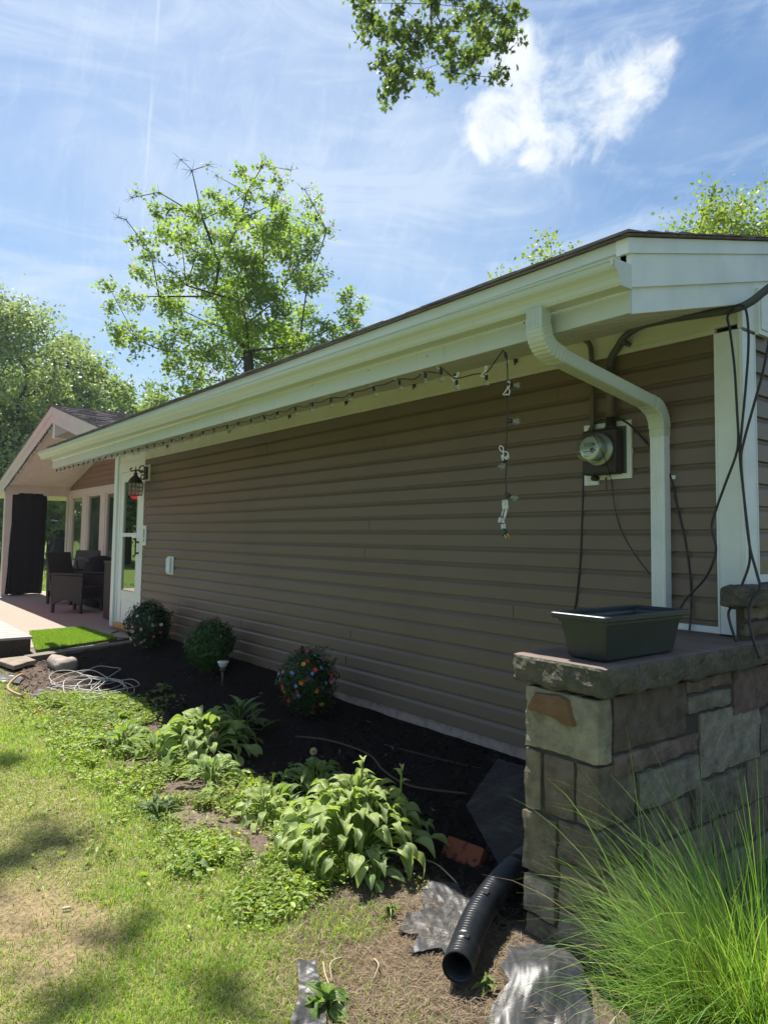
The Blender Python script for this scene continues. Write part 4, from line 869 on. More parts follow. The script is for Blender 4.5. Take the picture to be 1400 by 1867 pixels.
# ================================================================== PORCH FURNITURE
BK = mat('black_fabric', (.012, .012, .016), .85, .2, bump=(30, .3, None, .02))
def drape():
    """gathered black cloth hanging from the porch beam"""
    n = 90; zs_ = np.linspace(-.07, 2.26, 26); mb = MB(); V = []; rs = random.Random(8)
    for z in zs_:
        t = (z+.07)/2.33
        for i in range(n):
            a = 2*PI*i/n; fold = .018*math.sin(a*11+1.3*math.sin(z*1.1))+.012*math.sin(a*23+z*2)
            hx, hy = .15+.05*(1-t), .36+.02*(1-t); cy_ = .262-.05*(1-t)**2
            ca, sa = math.cos(a), math.sin(a); s = 1/max(abs(ca)**4+abs(sa)**4, 1e-6)**.25
            x = -16.62+(hx*ca*s)*(1+fold*2); y = cy_+hy*sa*s+fold
            if t > .965: x = -16.62+(x+16.62)*(1-(t-.965)*5); y = cy_+(y-cy_)*(1-(t-.965)*2.5)
            V.append((x, y, z+.012*math.sin(a*5) if t < .03 else z))
    m = len(zs_); mb.add(V, [(i*n+k, i*n+(k+1) % n, (i+1)*n+(k+1) % n, (i+1)*n+k) for i in range(m-1) for k in range(n)]+[tuple((m-1)*n+k for k in range(n))], sm=True)
    T = empty('porch_curtain', (-16.62, .25, -.1), label='tall gathered black fabric curtain hanging at the porch post', cat='curtain'); mb.obj('cloth', BK, T)
    f = MB(); V = []
    for i in range(20):
        z = -.06+1.9*i/19
        for j in range(6): V.append((-16.42-.02*math.sin(j*2+i*.3), -.08-.10*(1-i/19)*j/5-.02*j/5, z))
    f.add(V, [(i*6+j, i*6+j+1, i*6+7+j, i*6+6+j) for i in range(19) for j in range(5)], sm=True); o = f.obj('side_flap', BK, T); md = o.modifiers.new('thick', 'SOLIDIFY'); md.thickness = .01
drape()
WK = mat('dark_wicker', (.030, .027, .027), .6, .4, bump=(90, .5, (1, 1, 4), .004), var=(120, (.055, .050, .048), .45, .65, (1, 1, 3)))
def wicker_chair(loc, rz, label, sc=1):
    """armchair: seat box, two side panels with arched foot, tall flared back, four legs; faces +x locally"""
    T = empty('wicker_armchair', (0, 0, 0), label=label, cat='chair', group='wicker armchairs on the porch')
    w, d = .62, .60
    for s in (-1, 1):
        y0 = s*w/2; pts = [(-d/2, .14)]+[(-d/2+.06+(d-.12)*t, .14+.085*math.sin(PI*t)) for t in np.linspace(0, 1, 9)]+[(d/2, .14), (d/2+.01, .62), (-d/2-.01, .64)]
        m = MB(); m.prism(pts, 'y', min(y0, y0-s*.05), max(y0, y0-s*.05)); m.obj('side_panel', WK, T, bevel=.006)
        m = MB(); m.box(-d/2-.02, d/2+.03, min(y0+s*.02, y0-s*.07), max(y0+s*.02, y0-s*.07), .641, .675); m.obj('armrest', WK, T, bevel=.01)
    m = MB(); m.box(-d/2+.02, d/2, -w/2+.052, w/2-.052, .36, .43); m.prism([(-w/2+.052, .24), (w/2-.052, .24), (w/2-.052, .359), (-w/2+.052, .359)], 'x', d/2-.04, d/2); m.obj('seat', WK, T, bevel=.01)
    m = MB(); m.prism([(-d/2+.01, .20), (-d/2+.05, .20), (-d/2-.11, 1.02), (-d/2-.16, 1.02)], 'y', -w/2+.0, w/2-.0); m.obj('backrest', WK, T, bevel=.012)
    for sx in (-1, 1):
        for sy in (-1, 1):
            m = MB(); x, y = sx*(d/2-.03), sy*(w/2-.025); m.prism([(x-.022, y-.022), (x+.022, y-.022), (x+.022, y+.022), (x-.022, y+.022)], 'z', 0, .16); m.obj('leg', WK, T, bevel=.004)
    T.location = loc; T.rotation_euler = (0, 0, rz); T.scale = (sc,)*3; return T
ch = wicker_chair((-12.15, .22, -.1), math.radians(38), 'dark brown wicker armchair nearest the white door on the patio', 1.06)
c2 = copy_thing(ch, (-13.9, .55, -.1), math.radians(-60), label='dark wicker armchair mostly hidden behind the nearer one')
for p in list(c2.children): pass
def cooler():
    T = empty('storage_bin', (-10.4, .52, -.1), label='dark upright grill cabinet with slatted sides next to the door post', cat='cabinet')
    m = MB(); x0, x1, y0, y1 = -10.75, -10.1, .25, .85
    m.box(x0+.02, x1-.02, y0+.02, y1-.02, -.07, .83); m.obj('cabinet_body', mat('cabinet_grey', (.05, .045, .045), .6), T)
    m = MB()
    for k in range(9): m.box(x0+k*.0733, x0+k*.0733+.06, y0, y0+.0195, -.08, .84)
    for k in range(8): m.box(x0-.0, x0+.0195, y0+.021+k*.0725, y0+.021+k*.0725+.058, -.08, .84); m.box(x1-.0195, x1, y0+.021+k*.0725, y0+.021+k*.0725+.058, -.08, .84)
    m.obj('slatted_side', WK, T); m = MB(); m.box(x0-.02, x1+.02, y0-.02, y1+.02, .841, .875); m.obj('lid', WK, T, bevel=.008)
cooler()
def covered_grill():
    T = empty('covered_grill', (-12.9, .85, -.1), label='low charcoal covered grill standing behind the wicker armchair', cat='grill')
    m = MB(); V = []; n = 16
    for z, h, w in ((-.08, .45, .24), (.3, .47, .25), (.62, .50, .27), (.70, .50, .26), (.84, .36, .20), (.90, .12, .06)):
        for i in range(n): a = 2*PI*i/n; s = 1/(abs(math.cos(a))**4+abs(math.sin(a))**4)**.25; V.append((-12.9+h*math.cos(a)*s*(1+.02*math.sin(7*a+z*5)), .85+w*math.sin(a)*s, z))
    m.add(V, [(i*n+k, i*n+(k+1) % n, (i+1)*n+(k+1) % n, (i+1)*n+k) for i in range(5) for k in range(n)]+[tuple(5*n+k for k in range(n))], sm=True); m.obj('cover', BK, T)
    m = MB(); m.tube(smooth_path([(-13.35, .52, .62), (-13.3, .48, .78), (-13.1, .47, .84), (-12.7, .47, .85), (-12.45, .50, .80)], 5), .022, 8); m.obj('handle', M['black'], T)
covered_grill()
# red parasol and blue covered seat standing on the patio: seen mirrored in the door glass
def parasol():
    T = empty('red_parasol', (-12.6, -2.75, -.1), label='red patio parasol on a slim pole left of the porch', cat='parasol'); R = 1.45; n = 8; zt, zb = 2.75, 2.25
    m = MB(); V = [(-12.6, -2.75, zt)]; k = 6
    for r_ in range(1, k+1):
        for i in range(n*4):
            a = 2*PI*i/(n*4); s = 1-.05*(1-abs(math.cos(a*4))); V.append((-12.6+R*r_/k*s*math.cos(a), -2.75+R*r_/k*s*math.sin(a), zt-(zt-zb)*(r_/k)**1.15))
    N_ = n*4
    for i in range(N_): x, y, z = V[-N_]; break
    last = len(V)-N_
    V += [(V[last+i][0], V[last+i][1], V[last+i][2]-.16) for i in range(N_)]
    F = [(0, 1+i, 1+(i+1) % N_) for i in range(N_)]+[(1+r_*N_+i, 1+r_*N_+(i+1) % N_, 1+(r_+1)*N_+(i+1) % N_, 1+(r_+1)*N_+i) for r_ in range(k) for i in range(N_)]
    cm, NN, LL, pp = new_mat('red_canopy'); pp.inputs['Base Color'].default_value = (.62, .02, .03, 1); pp.inputs['Roughness'].default_value = .8
    t = NN.new('ShaderNodeBsdfTranslucent'); t.inputs['Color'].default_value = (.9, .06, .08, 1); mx = NN.new('ShaderNodeMixShader'); mx.inputs[0].default_value = .45
    LL.new(pp.outputs[0], mx.inputs[1]); LL.new(t.outputs[0], mx.inputs[2]); LL.new(mx.outputs[0], NN['Material Output'].inputs[0])
    m.add(V, F); m.obj('canopy', cm, T, recalc=False); m = MB(); m.tube([(-12.6, -2.75, -.1), (-12.6, -2.75, 2.8)], .02, 10); m.obj('pole', M['trim'], T)
    m = MB(); m.lathe((-12.6, -2.75, -.1), [(.25, 0), (.25, .05), (.06, .09), (.04, .3)], 20); m.obj('base', M['black'], T)
    b = MB(); V = []; n = 14; c = (-10.9, -1.9+-1.0)
    for z, r_ in ((-.09, .42), (.35, .44), (.45, .36), (1.0, .22), (1.05, .05)):
        for i in range(n): a = 2*PI*i/n; V.append((c[0]+r_*math.cos(a)*(1+.06*math.sin(5*a+z*9))-.1*z, c[1]+r_*math.sin(a)*1.0, z))
    b.add(V, [(i*n+k, i*n+(k+1) % n, (i+1)*n+(k+1) % n, (i+1)*n+k) for i in range(4) for k in range(n)]+[tuple(4*n+k for k in range(n))], sm=True)
    b.obj('draped_cover', mat('blue_cover', (.05, .14, .42), .7), label='blue fabric cover draped over a patio seat', cat='seat cover')
parasol()
# ================================================================== BED THINGS
def drain_pipe():
    T = empty('drain_pipe', (-.2, -1.7, -.27), label='black corrugated drain pipe lying open ended beside the stone wall', cat='pipe')
    path = smooth_path([(-.195, -1.745, -.185), (-.27, -1.63, -.18), (-.35, -1.50, -.17), (-.405, -1.38, -.155), (-.46, -1.22, -.135), (-.50, -1.05, -.12), (-.52, -.9, -.11)], 8)
    # resample
    P = [Vector(p) for p in path]; d = [0]
    for i in range(1, len(P)): d.append(d[-1]+(P[i]-P[i-1]).length)
    pitch = .0165; sub = 6; n = int(d[-1]/pitch*sub); Q = []; R = []
    for i in range(n+1):
        s = d[-1]*i/n; j = min(max(np.searchsorted(d, s)-1, 0), len(P)-2); t = (s-d[j])/(d[j+1]-d[j]); Q.append(P[j].lerp(P[j+1], t))
        ph = (s/pitch) % 1; seg = s/.34; smooth_band = ((s-.10) % .30) < .035
        R.append(.054 if smooth_band and s > .05 else (.056 if ph < .55 else .0475))
    mb = MB(); mb.tube(Q, R, 28, caps=False); Qi = Q[:]; mb.tube(Qi, [r_-.0035 for r_ in R], 28, caps=False); n0 = len(Q)*28
    mb.f += [(k, (k+1) % 28, n0+(k+1) % 28, n0+k) for k in range(28)]; mb.smooth += [False]*28; mb.mi += [0]*28
    mb.obj('corrugated_tube', mat('black_polyethylene', (.012, .014, .018), .33, .5, var=(9, (.035, .038, .042), .5, .8), bump=(80, .1)), T, recalc=False)
    Z = Vector((0, 0, 1))
    m = MB()
    for s in (.10, .40):
        j = int(s/pitch*sub); p = Q[j]; t = (Q[j+1]-Q[j-1]).normalized(); side = t.cross(Z).normalized(); up = side.cross(t)
        for sg in (-1,): m.obox(p+up*.056+side*.012, t, side, up, .012, .008, .003)
    m.obj('coupling_tab', mat('tab_black', (.02, .022, .026), .3), T)
drain_pipe()
def brick():
    mb = MB(); c = Vector((-.85, -1.06, -.205)); V = []
    rock_box(mb, (-.11, -.055, -.03), (.11, .055, .03), (10, 6, 4), .004, 51, rnd=.012)
    R = Matrix.Rotation(math.radians(8), 3, 'Z')@Matrix.Rotation(math.radians(52), 3, 'X'); mb.v = [tuple(c+R@Vector(v)) for v in mb.v]
    mb.obj('brick', mat('red_brick', (.21, .070, .040), .9, .1, var=(17, (.03, .022, .02), .55, .66), bump=(70, .6)), label='broken red brick lying in the mulch behind the big hosta', cat='brick')
brick()
def fold(x, y, seed):
    r_ = random.Random(seed*7+1); h = 0; x2 = x+.02*mnoise.noise(Vector((x*6, y*6, seed))); y2 = y+.02*mnoise.noise(Vector((x*6, y*6, seed+4)))
    for k in range(8):
        a = r_.uniform(0, PI) if seed != 2 else .5+r_.uniform(-.35, .35); f = r_.uniform(5, 11)*(1+.35*k); am = .11/f*r_.uniform(.5, 1)*(.45+.9*abs(mnoise.noise(Vector((x*5, y*5, k+seed)))))
        t = (x2*math.cos(a)+y2*math.sin(a))*f+r_.random(); h += am*abs((t % 1)-.5)*2
    return h*.55
def fabric(name, outline, zf, label, sheen=True, seed=0, res=26):
    """crumpled landscape fabric: outline is an x-y polygon"""
    xs = [p[0] for p in outline]; ys = [p[1] for p in outline]; n = len(outline); V = {}; F = []; vs_ = []
    def inside(x, y):
        c = False; j = n-1
        for i in range(n):
            if (outline[i][1] > y) != (outline[j][1] > y) and x < (outline[j][0]-outline[i][0])*(y-outline[i][1])/(outline[j][1]-outline[i][1])+outline[i][0]: c = not c
            j = i
        return c
    s = max(max(xs)-min(xs), max(ys)-min(ys))/res; nx, ny = int((max(xs)-min(xs))/s)+1, int((max(ys)-min(ys))/s)+1
    def vid(i, j):
        if (i, j) not in V:
            x, y = min(xs)+i*s+.2*s*mnoise.noise(Vector((i*.9, j*.9, seed))), min(ys)+j*s+.2*s*mnoise.noise(Vector((i*.9, j*.9, seed+9)))
            V[(i, j)] = len(vs_); h = fold(x, y, seed)
            vs_.append((x, y, zf(x, y)+.012+h))
        return V[(i, j)]
    for i in range(nx):
        for j in range(ny):
            if inside(min(xs)+(i+.5)*s, min(ys)+(j+.5)*s): F.append((vid(i, j), vid(i+1, j), vid(i+1, j+1), vid(i, j+1)))
    cnt = {}
    for f in F:
        for k in range(4):
            e = tuple(sorted((f[k], f[(k+1) % 4]))); cnt[e] = cnt.get(e, 0)+1
    bd = {v for e, c_ in cnt.items() if c_ == 1 for v in e}
    for v in bd:
        x, y, z = vs_[v]; best = None
        for i in range(n):
            a, b = Vector(outline[i]), Vector(outline[(i+1) % n]); p = Vector((x, y)); t = max(0, min(1, (p-a).dot(b-a)/(b-a).length_squared)); q = a.lerp(b, t); d = (q-p).length
            if best is None or d < best[0]: best = (d, q)
        if best[0] < 1.5*s: vs_[v] = (best[1].x+.3*s*mnoise.noise(Vector((x*20, y*20, 1))), best[1].y+.3*s*mnoise.noise(Vector((x*20, y*20, 7))), z)
    mb = MB(); mb.add(vs_, F, sm=False)
    m = M.get('fabric')
    if m is None:
        m = mat('woven_ground_fabric', (.035, .035, .040), .40, .55, metal=0, var=(6, (.085, .083, .08), .45, .7), bump=(260, .25, (1, 3, 1), .002)); M['fabric'] = m
    o = mb.obj(name, m, label=label, cat='fabric', group='loose landscape fabric'); md = o.modifiers.new('thick', 'SOLIDIFY'); md.thickness = .002; return o
hz = lambda x, y: float(H(x, y))
fabric('landscape_fabric', [(-.60, -1.68), (-.66, -1.58), (-.64, -1.50), (-.74, -1.44), (-.80, -1.33), (-.74, -1.30), (-.70, -1.25), (-.60, -1.31), (-.52, -1.27), (-.44, -1.42), (-.36, -1.52), (-.33, -1.66), (-.40, -1.63), (-.46, -1.74), (-.52, -1.64)], hz, 'crumpled grey landscape fabric between the hosta and the drain pipe', seed=1, res=110)
fabric('landscape_fabric', [(-.13, -1.32), (-.19, -1.37), (-.23, -1.46), (-.17, -1.50), (-.15, -1.58), (-.07, -1.62), (-.05, -1.72), (.02, -1.86), (.26, -1.82), (.22, -1.62), (.21, -1.50), (.10, -1.42), (.03, -1.34), (-.06, -1.31)], lambda x, y: hz(x, y)+.07*math.exp(-((x+.02)**2+(y+1.5)**2)/.02), 'silvery ribbed fabric flap at the foot of the stone wall', seed=2, res=110)
fabric('landscape_fabric', [(-.63, -2.05), (-.67, -2.10), (-.58, -2.15), (-.47, -2.22), (-.40, -2.29), (-.28, -2.34), (-.20, -2.36), (-.24, -2.26), (-.33, -2.20), (-.42, -2.14), (-.52, -2.10)], hz, 'dark strip of fabric in the dry grass at the bottom edge', seed=3, res=110)
fabric('landscape_fabric', [(-6.6, -2.2), (-6.9, -2.05), (-6.4, -1.85), (-6.15, -1.95)], hz, 'grey fabric scrap showing through chips near the flagstones', seed=4, res=16)
fabric('landscape_fabric', [(-5.6, -1.93), (-5.85, -1.82), (-5.5, -1.72), (-5.25, -1.85)], hz, 'small grey fabric scrap by the white hose end', seed=5, res=14)
fabric('landscape_fabric', [(-1.2, -.70), (-1.5, -.12), (-.6, -.05), (-.32, -.25), (-.32, -1.0), (-.62, -1.05)], lambda x, y: hz(x, y)+.0, 'black ground fabric uncovered along the foundation by the wall', seed=6, res=110)
def hose():
    T = empty('garden_hose', (-5.5, -1.45, -.18), label='coiled thin white hose lying on chips at the far end of the bed', cat='hose'); pts = []; rs = random.Random(6)
    def h(x, y, u=0): return (x, y, hz(x, y)+.012+u)
    pts = [h(-5.05, -2.02), h(-5.2, -1.85), h(-5.45, -1.72)]
    for k in range(9):
        cx_, cy_ = -5.7+rs.uniform(-.45, .45), -1.38+rs.uniform(-.18, .18); r1, r2 = rs.uniform(.22, .5), rs.uniform(.14, .26); a0 = rs.uniform(0, 6)
        for j in range(9): a = a0+2*PI*j/8; pts.append(h(cx_+r1*math.cos(a), cy_+r2*math.sin(a), .012*k*rs.random()))
    pts += [h(-5.6, -1.7), h(-5.6, -1.88), h(-5.75, -1.98)]
    mb = MB(); mb.tube(smooth_path(pts, 6), .0038, 8); mb.obj('tube', mat('white_hose', (.50, .48, .44), .45), T)
    mb = MB(); a = Vector(pts[0]); b = Vector(pts[1]); d = (a-b).normalized(); mb.tube([a-d*.02, a+d*.05], .013, 8); mb.obj('nozzle', mat('hose_end_red', (.35, .06, .04), .5), T)
hose()
cable('dry_twig', [(-6.15, -1.86, -.13), (-5.95, -1.98, -.05), (-5.75, -2.12, -.12), (-5.5, -2.05, -.16)], .012, mat('dry_stem', (.42, .27, .17), .8), 'pinkish dry stem arching over the soil near the flagstones', cat='stem')
cable('buried_cable', [(-2.9, -.75, -.15), (-2.6, -.66, -.125), (-2.2, -.62, -.13), (-1.9, -.72, -.145), (-1.6, -.75, -.15), (-1.3, -.6, -.14)], .006, mat('brown_root', (.09, .06, .045), .8), 'brown line snaking over dark mulch behind the hostas', cat='cord')
def solar_light():
    T = empty('solar_light', (-4.72, -.46, -.13), label='white topped solar path light standing in the mulch', cat='path light')
    m = MB(); m.lathe((-4.72, -.46, .055), [(.024, 0), (.036, .01), (.05, .04), (.056, .05), (.053, .055), (.01, .053)], 20); m.obj('shade', mat('frosted_white', (.72, .74, .70), .5), T)
    m = MB(); m.tube([(-4.72, -.46, -.15), (-4.72, -.46, .03)], .014, 10); m.lathe((-4.72, -.46, .02), [(.028, 0), (.030, .034)], 14); m.obj('stake', mat('stake_grey', (.06, .065, .06), .5), T)
solar_light()
# ================================================================== PLANTS
LEAFT = np.array([[0, -.5, 0], [.28, -.1, .05], [.2, .28, .04], [0, .55, -.03], [-.2, .28, .04], [-.28, -.1, .05], [0, 0, -.04]])
LEAFF = [(0, 1, 2, 6), (6, 2, 3), (6, 3, 4), (0, 6, 4, 5)]
def star_leaf():
    pts = []; L_ = [(-90, .42), (-60, .30), (-38, .62), (-18, .34), (10, .78), (38, .36), (55, .62), (72, .42), (90, 1.0), (108, .42), (125, .62), (142, .36), (170, .78), (198, .34), (218, .62), (240, .30)]
    V = [(0, .05, .03)]+[(r_*.55*math.cos(math.radians(a)), r_*.55*math.sin(math.radians(a)), -.10*r_) for a, r_ in L_]
    n = len(L_); return np.array(V), [(0, 1+i, 1+(i+1) % n) for i in range(n)]
STARV, STARF = star_leaf()
KITEV = np.array([[0, -.5, 0], [.36, .05, .06], [0, .55, 0], [-.36, .05, .06]]); KITEF = [(0, 1, 2), (0, 2, 3)]
LM = {}
def leaf_mat(name, transl=.42, rough=.5):
    if name not in LM: LM[name] = attr_mat(name, 'col', rough, .35, transl=transl, tcol=(2.1, 2.0, 1.0))
    return LM[name]
BARK = mat('tree_bark', (.085, .070, .058), .9, .15, var=(6, (.045, .038, .032), .4, .65, (1, 1, .2)), bump=(9, .8, (1, 1, .2), .03))
def branching(root_pts, clumps, rng, r_tip=.012, bias=.35):
    """connect clump centres to a skeleton; returns tube list and per-clump parent positions"""
    nodes = [(Vector(p), -1) for p in root_pts]; par = [i-1 for i in range(len(root_pts))]
    P = [Vector(p) for p in root_pts]; fork = P[-1]; cost = [0.0]*len(P)
    for i in range(len(P)-1): cost[i] = (fork-P[i]).length*1.2
    order = sorted(range(len(clumps)), key=lambda i: (Vector(clumps[i][:3])-fork).length); ends = [None]*len(clumps)
    for i in order:
        c = Vector(clumps[i][:3]); best = min(range(max(1, len(root_pts)//2), len(P)), key=lambda j: (P[j]-c).length+bias*cost[j]+(.8*max(0, P[j].z-c.z)))
        a = P[best]; L_ = (c-a).length; steps = max(1, int(L_/.9)); prev = best
        for k in range(1, steps+1):
            t = k/steps; q = a.lerp(c, t)+Vector(rng.normal(0, .045*L_, 3).tolist())*(1 if k < steps else 0)+Vector((0, 0, .10*L_*math.sin(PI*t)))
            P.append(q); par.append(prev); cost.append(cost[prev]+L_/steps); prev = len(P)-1
        ends[i] = prev
    w = [0.0]*len(P)
    for i in range(len(P)): w[i] += 0
    cnt = [0]*len(P)
    for e in ends: cnt[e] += 1
    for i in range(len(P)-1, 0, -1):
        if par[i] >= 0: cnt[par[i]] += max(cnt[i], .5)
    rad = [r_tip*(max(c_, .6))**.52 for c_ in cnt]
    return P, par, rad, ends
def tree(name, label, base, root_pts, clumps, r_tip=.012, trunk_r=None, leaves=20000, size=.1, cols=((.05, .11, .012), (.10, .19, .02)), kind='kite', seed=1, twigs=7, group=None, lm='tree_leaf', transl=.42, bare=(), up=.35, hang=0, flat=.75, cat='tree', parts=True):
    rng = np.random.default_rng(seed); P, par, rad, ends = branching(root_pts, clumps, rng, r_tip)
    if trunk_r:
        for i in range(len(root_pts)): rad[i] = trunk_r*(1-.35*i/max(1, len(root_pts)-1))
    T = empty(name, base, label=label, cat=cat, group=group); trunk = MB(); limb = MB()
    if len(root_pts) > 1: trunk.tube(root_pts, rad[:len(root_pts)], 12); trunk.obj('trunk', BARK, T)
    for i in range(len(root_pts), len(P)):
        a, b = P[par[i]], P[i]; ra = min(rad[par[i]], rad[i]*1.5); limb.tube([a, b], [ra, rad[i]], 6 if rad[i] > .03 else 4, caps=False)
    centres = []; wts = []
    for ci, c in enumerate(clumps):
        cc = Vector(c[:3]); r_ = c[3]; lf = c[4] if len(c) > 4 else 1.0
        for k in range(twigs):
            v = rng.normal(size=3); v[2] = v[2]*flat-hang; v = v/np.linalg.norm(v); q = cc+Vector((v*r_*rng.uniform(.5, 1.6)).tolist()); m_ = cc.lerp(q, .5)+Vector(rng.normal(0, .08*r_, 3).tolist())
            limb.tube([P[ends[ci]], m_, q], [max(r_tip*.8, .004), r_tip*.55, r_tip*.3], 3, caps=False)
            if lf > 0:
                for t, w in ((1.0, 1.0), (.75, .9), (.45, .6)): centres.append((*(cc.lerp(q, t)), r_*.34+.02)); wts.append(w*lf*r_**2)
    limb.obj('limbs', BARK, T)
    C_ = np.array(centres); w = np.array(wts); w /= w.sum(); n = leaves; idx = rng.choice(len(C_), n, p=w)
    pos = C_[idx, :3]+rng.normal(size=(n, 3))*C_[idx, 3:4]*np.array([1, 1, .8])*.75
    tv, tf = (STARV, STARF) if kind == 'star' else (KITEV, KITEF) if kind == 'kite' else (LEAFT, LEAFF)
    X, Y, Z = rand_frames(n, up, rng=rng)
    V, fs, lp = scatter(tv, tf, pos, X, Y, Z, size*rng.uniform(.6, 1.25, n))
    clump_t = rng.random(len(C_))[idx]; t = np.clip(.5*clump_t+.5*rng.random(n), 0, 1)[:, None]
    col = np.array(cols[0])*(1-t)+np.array(cols[1])*t
    red = rng.random(n) < (.006 if len(cols) > 2 else 0)
    if red.any(): col[red] = cols[2]
    link('crown', np_mesh('crown', V, fs, lp, np.repeat(col, len(tv), 0)), leaf_mat(lm, transl), T)
    return T
CAM = Vector((1.6525, -3.56, 1.30))
def along(px, py, D_):
    """offline survey helper: the point at horizontal distance D_ along a surveyed bearing"""
    d = fw+rr*((px-700)/F_PX)-uu*((py-900)/F_PX); return CAM+d*(D_/math.hypot(d.x, d.y))
# ---- the maple behind the roof: clump centres surveyed at 20 m, spread in depth
def maple():
    D0 = 20.0; rng = np.random.default_rng(21); base = along(457, 985, D0); base.z = -.2
    S_ = [(455, 640, 40), (420, 600, 42), (500, 610, 42), (380, 640, 36), (300, 640, 26), (330, 600, 30), (250, 620, 26), (215, 600, 22), (205, 555, 18), (240, 540, 22), (200, 525, 14), (290, 540, 28), (260, 500, 22), (340, 520, 30), (320, 560, 30),
          (390, 540, 36), (440, 550, 40), (500, 550, 40), (550, 580, 36), (600, 600, 34), (635, 590, 24), (655, 560, 16), (625, 545, 20), (640, 640, 16), (590, 640, 30), (545, 630, 36), (500, 670, 36), (430, 670, 30), (560, 520, 32), (545, 480, 34), (520, 440, 36), (560, 430, 24), (580, 400, 18), (596, 420, 12), (570, 370, 14), (555, 345, 8),
          (480, 480, 40), (440, 470, 40), (400, 480, 34), (360, 460, 28), (330, 430, 26), (300, 420, 20), (280, 390, 18), (310, 380, 16), (340, 380, 18), (370, 400, 24), (400, 430, 30), (410, 380, 24), (440, 400, 32), (390, 350, 14), (450, 350, 20), (440, 320, 16), (480, 300, 12), (470, 335, 16), (500, 370, 24), (510, 330, 14), (530, 310, 10), (515, 400, 28), (480, 420, 34),
          (250, 440, 16), (275, 460, 16), (250, 350, 8), (230, 400, 0), (215, 395, 0), (330, 290, 0), (350, 310, 0), (380, 300, 3), (395, 320, 3), (240, 360, 0), (290, 350, 6), (480, 520, 36), (450, 590, 40), (360, 690, 30), (320, 680, 26), (520, 640, 30), (385, 590, 30), (420, 520, 34)]
    cl = []
    for x, y, r_ in S_:
        dd = float(rng.uniform(-2.4, 2.4))*(.4+.6*min(1, r_/30)); p = along(x, y, D0+dd); R_ = max(r_, 14)*D0/1298*1.0; cl.append((p.x, p.y, p.z, R_, 1.0 if r_ > 10 else (.12 if r_ > 0 else 0)))
    rp = [base, along(458, 850, D0), along(455, 700, D0), along(452, 640, D0)]
    tree('maple_tree', 'open crowned maple with bare upper left twigs rising behind the roof', base, rp, cl, .0085, .20, 25000, .15, ((.075, .145, .030), (.22, .32, .060), (.30, .13, .05)), 'star', 3, 9, lm='maple_leaf', transl=.55, up=.6)
maple()
def bg_tree(name, label, px, D_, top_py, width_px, bottom_py=985, seed=1, leaves=9000, size=.22, cols=((.035, .075, .018), (.085, .145, .030)), r_dens=26, group=None, shape='round', transl=.35, trunk=True):
    """tree standing at bearing px; crown filled with clumps between top and bottom"""
    rng = np.random.default_rng(seed); b = along(px, 985, D_); b.z = -.2; k = D_/1298; H_ = (985-top_py)*k+1.3; Wd = width_px*k/2; cl = []
    lo = max(.8, H_*.10) if shape == 'full' else H_*.28
    for i in range(r_dens):
        for _ in range(30):
            v = rng.uniform(-1, 1, 3)
            if np.linalg.norm(v) < 1: break
        v *= 1/max(.35, np.linalg.norm(v))**.35
        z = lo+(H_-lo)*(v[2]*.5+.5); taper = (1-.55*max(0, v[2])) if shape != 'full' else (1-.5*max(0, v[2])**2)
        cl.append((b.x+v[0]*Wd*taper*.82, b.y+v[1]*Wd*taper*.82, min(z, H_-Wd*.15), Wd*rng.uniform(.24, .42)))
    rp = [b, b+Vector((.1, 0, H_*.18)), b+Vector((0, .15, H_*.34))]
    return tree(name, label, b, rp, cl, .02*D_/30, max(.12, H_*.017), leaves, size, cols, 'kite', seed, 6, group=group, lm='far_leaf', transl=transl)
G1 = 'trees beyond the back lawn'
C1 = ((.11, .185, .065), (.23, .32, .10)); C2 = ((.13, .20, .035), (.28, .37, .06)); C3 = ((.16, .23, .12), (.28, .36, .18))  # far foliage lightened, distance haze put into the leaf colours
bg_tree('shade_tree', 'tall airy haze-paled green tree cut by the left edge', 10, 42, 590, 240, seed=11, leaves=13000, size=.20, cols=C3, r_dens=46, group=G1)
bg_tree('shade_tree', 'leafy tree standing right of the tall airy one', 95, 46, 645, 190, seed=12, leaves=11000, size=.24, cols=C3, r_dens=34, group=G1)
bg_tree('shade_tree', 'rounded mid green tree above the porch gable', 180, 48, 700, 170, seed=13, leaves=14000, size=.26, cols=C1, r_dens=34, group=G1, shape='full')
bg_tree('shade_tree', 'darker green tree between the porch roof and the maple', 262, 50, 712, 170, seed=14, leaves=14000, size=.26, cols=C1, r_dens=34, group=G1, shape='full')
bg_tree('shade_tree', 'sunlit yellow green tree at the left foot of the maple', 335, 46, 722, 120, seed=15, leaves=10000, size=.24, cols=C2, r_dens=26, group=G1, shape='full')
bg_tree('shade_tree', 'dense dark tree low behind the maple trunk', 420, 50, 722, 170, seed=16, leaves=12000, size=.26, cols=C1, r_dens=30, group=G1, shape='full')
bg_tree('shade_tree', 'broad tree filling the space left of the porch roof', 40, 50, 690, 220, seed=17, leaves=14000, size=.26, cols=C1, r_dens=40, group=G1, shape='full')
bg_tree('shade_tree', 'deep green tree low behind the porch at the left edge', -40, 46, 720, 200, seed=18, leaves=12000, size=.26, cols=C1, r_dens=34, group=G1, shape='full')
bg_tree('shade_tree', 'dark low tree behind the black porch curtain', 130, 44, 760, 200, seed=19, leaves=12000, size=.24, cols=C1, r_dens=34, group=G1, shape='full')
bg_tree('shade_tree', 'full green tree top showing over the right end of the roof', 1340, 24, 415, 300, seed=31, leaves=42000, size=.14, cols=C2, r_dens=90, shape='full')
bg_tree('shade_tree', 'tree at the right edge, its top above the roof beside the full green one', 1465, 25, 400, 200, seed=32, leaves=16000, size=.15, cols=C2, r_dens=40)
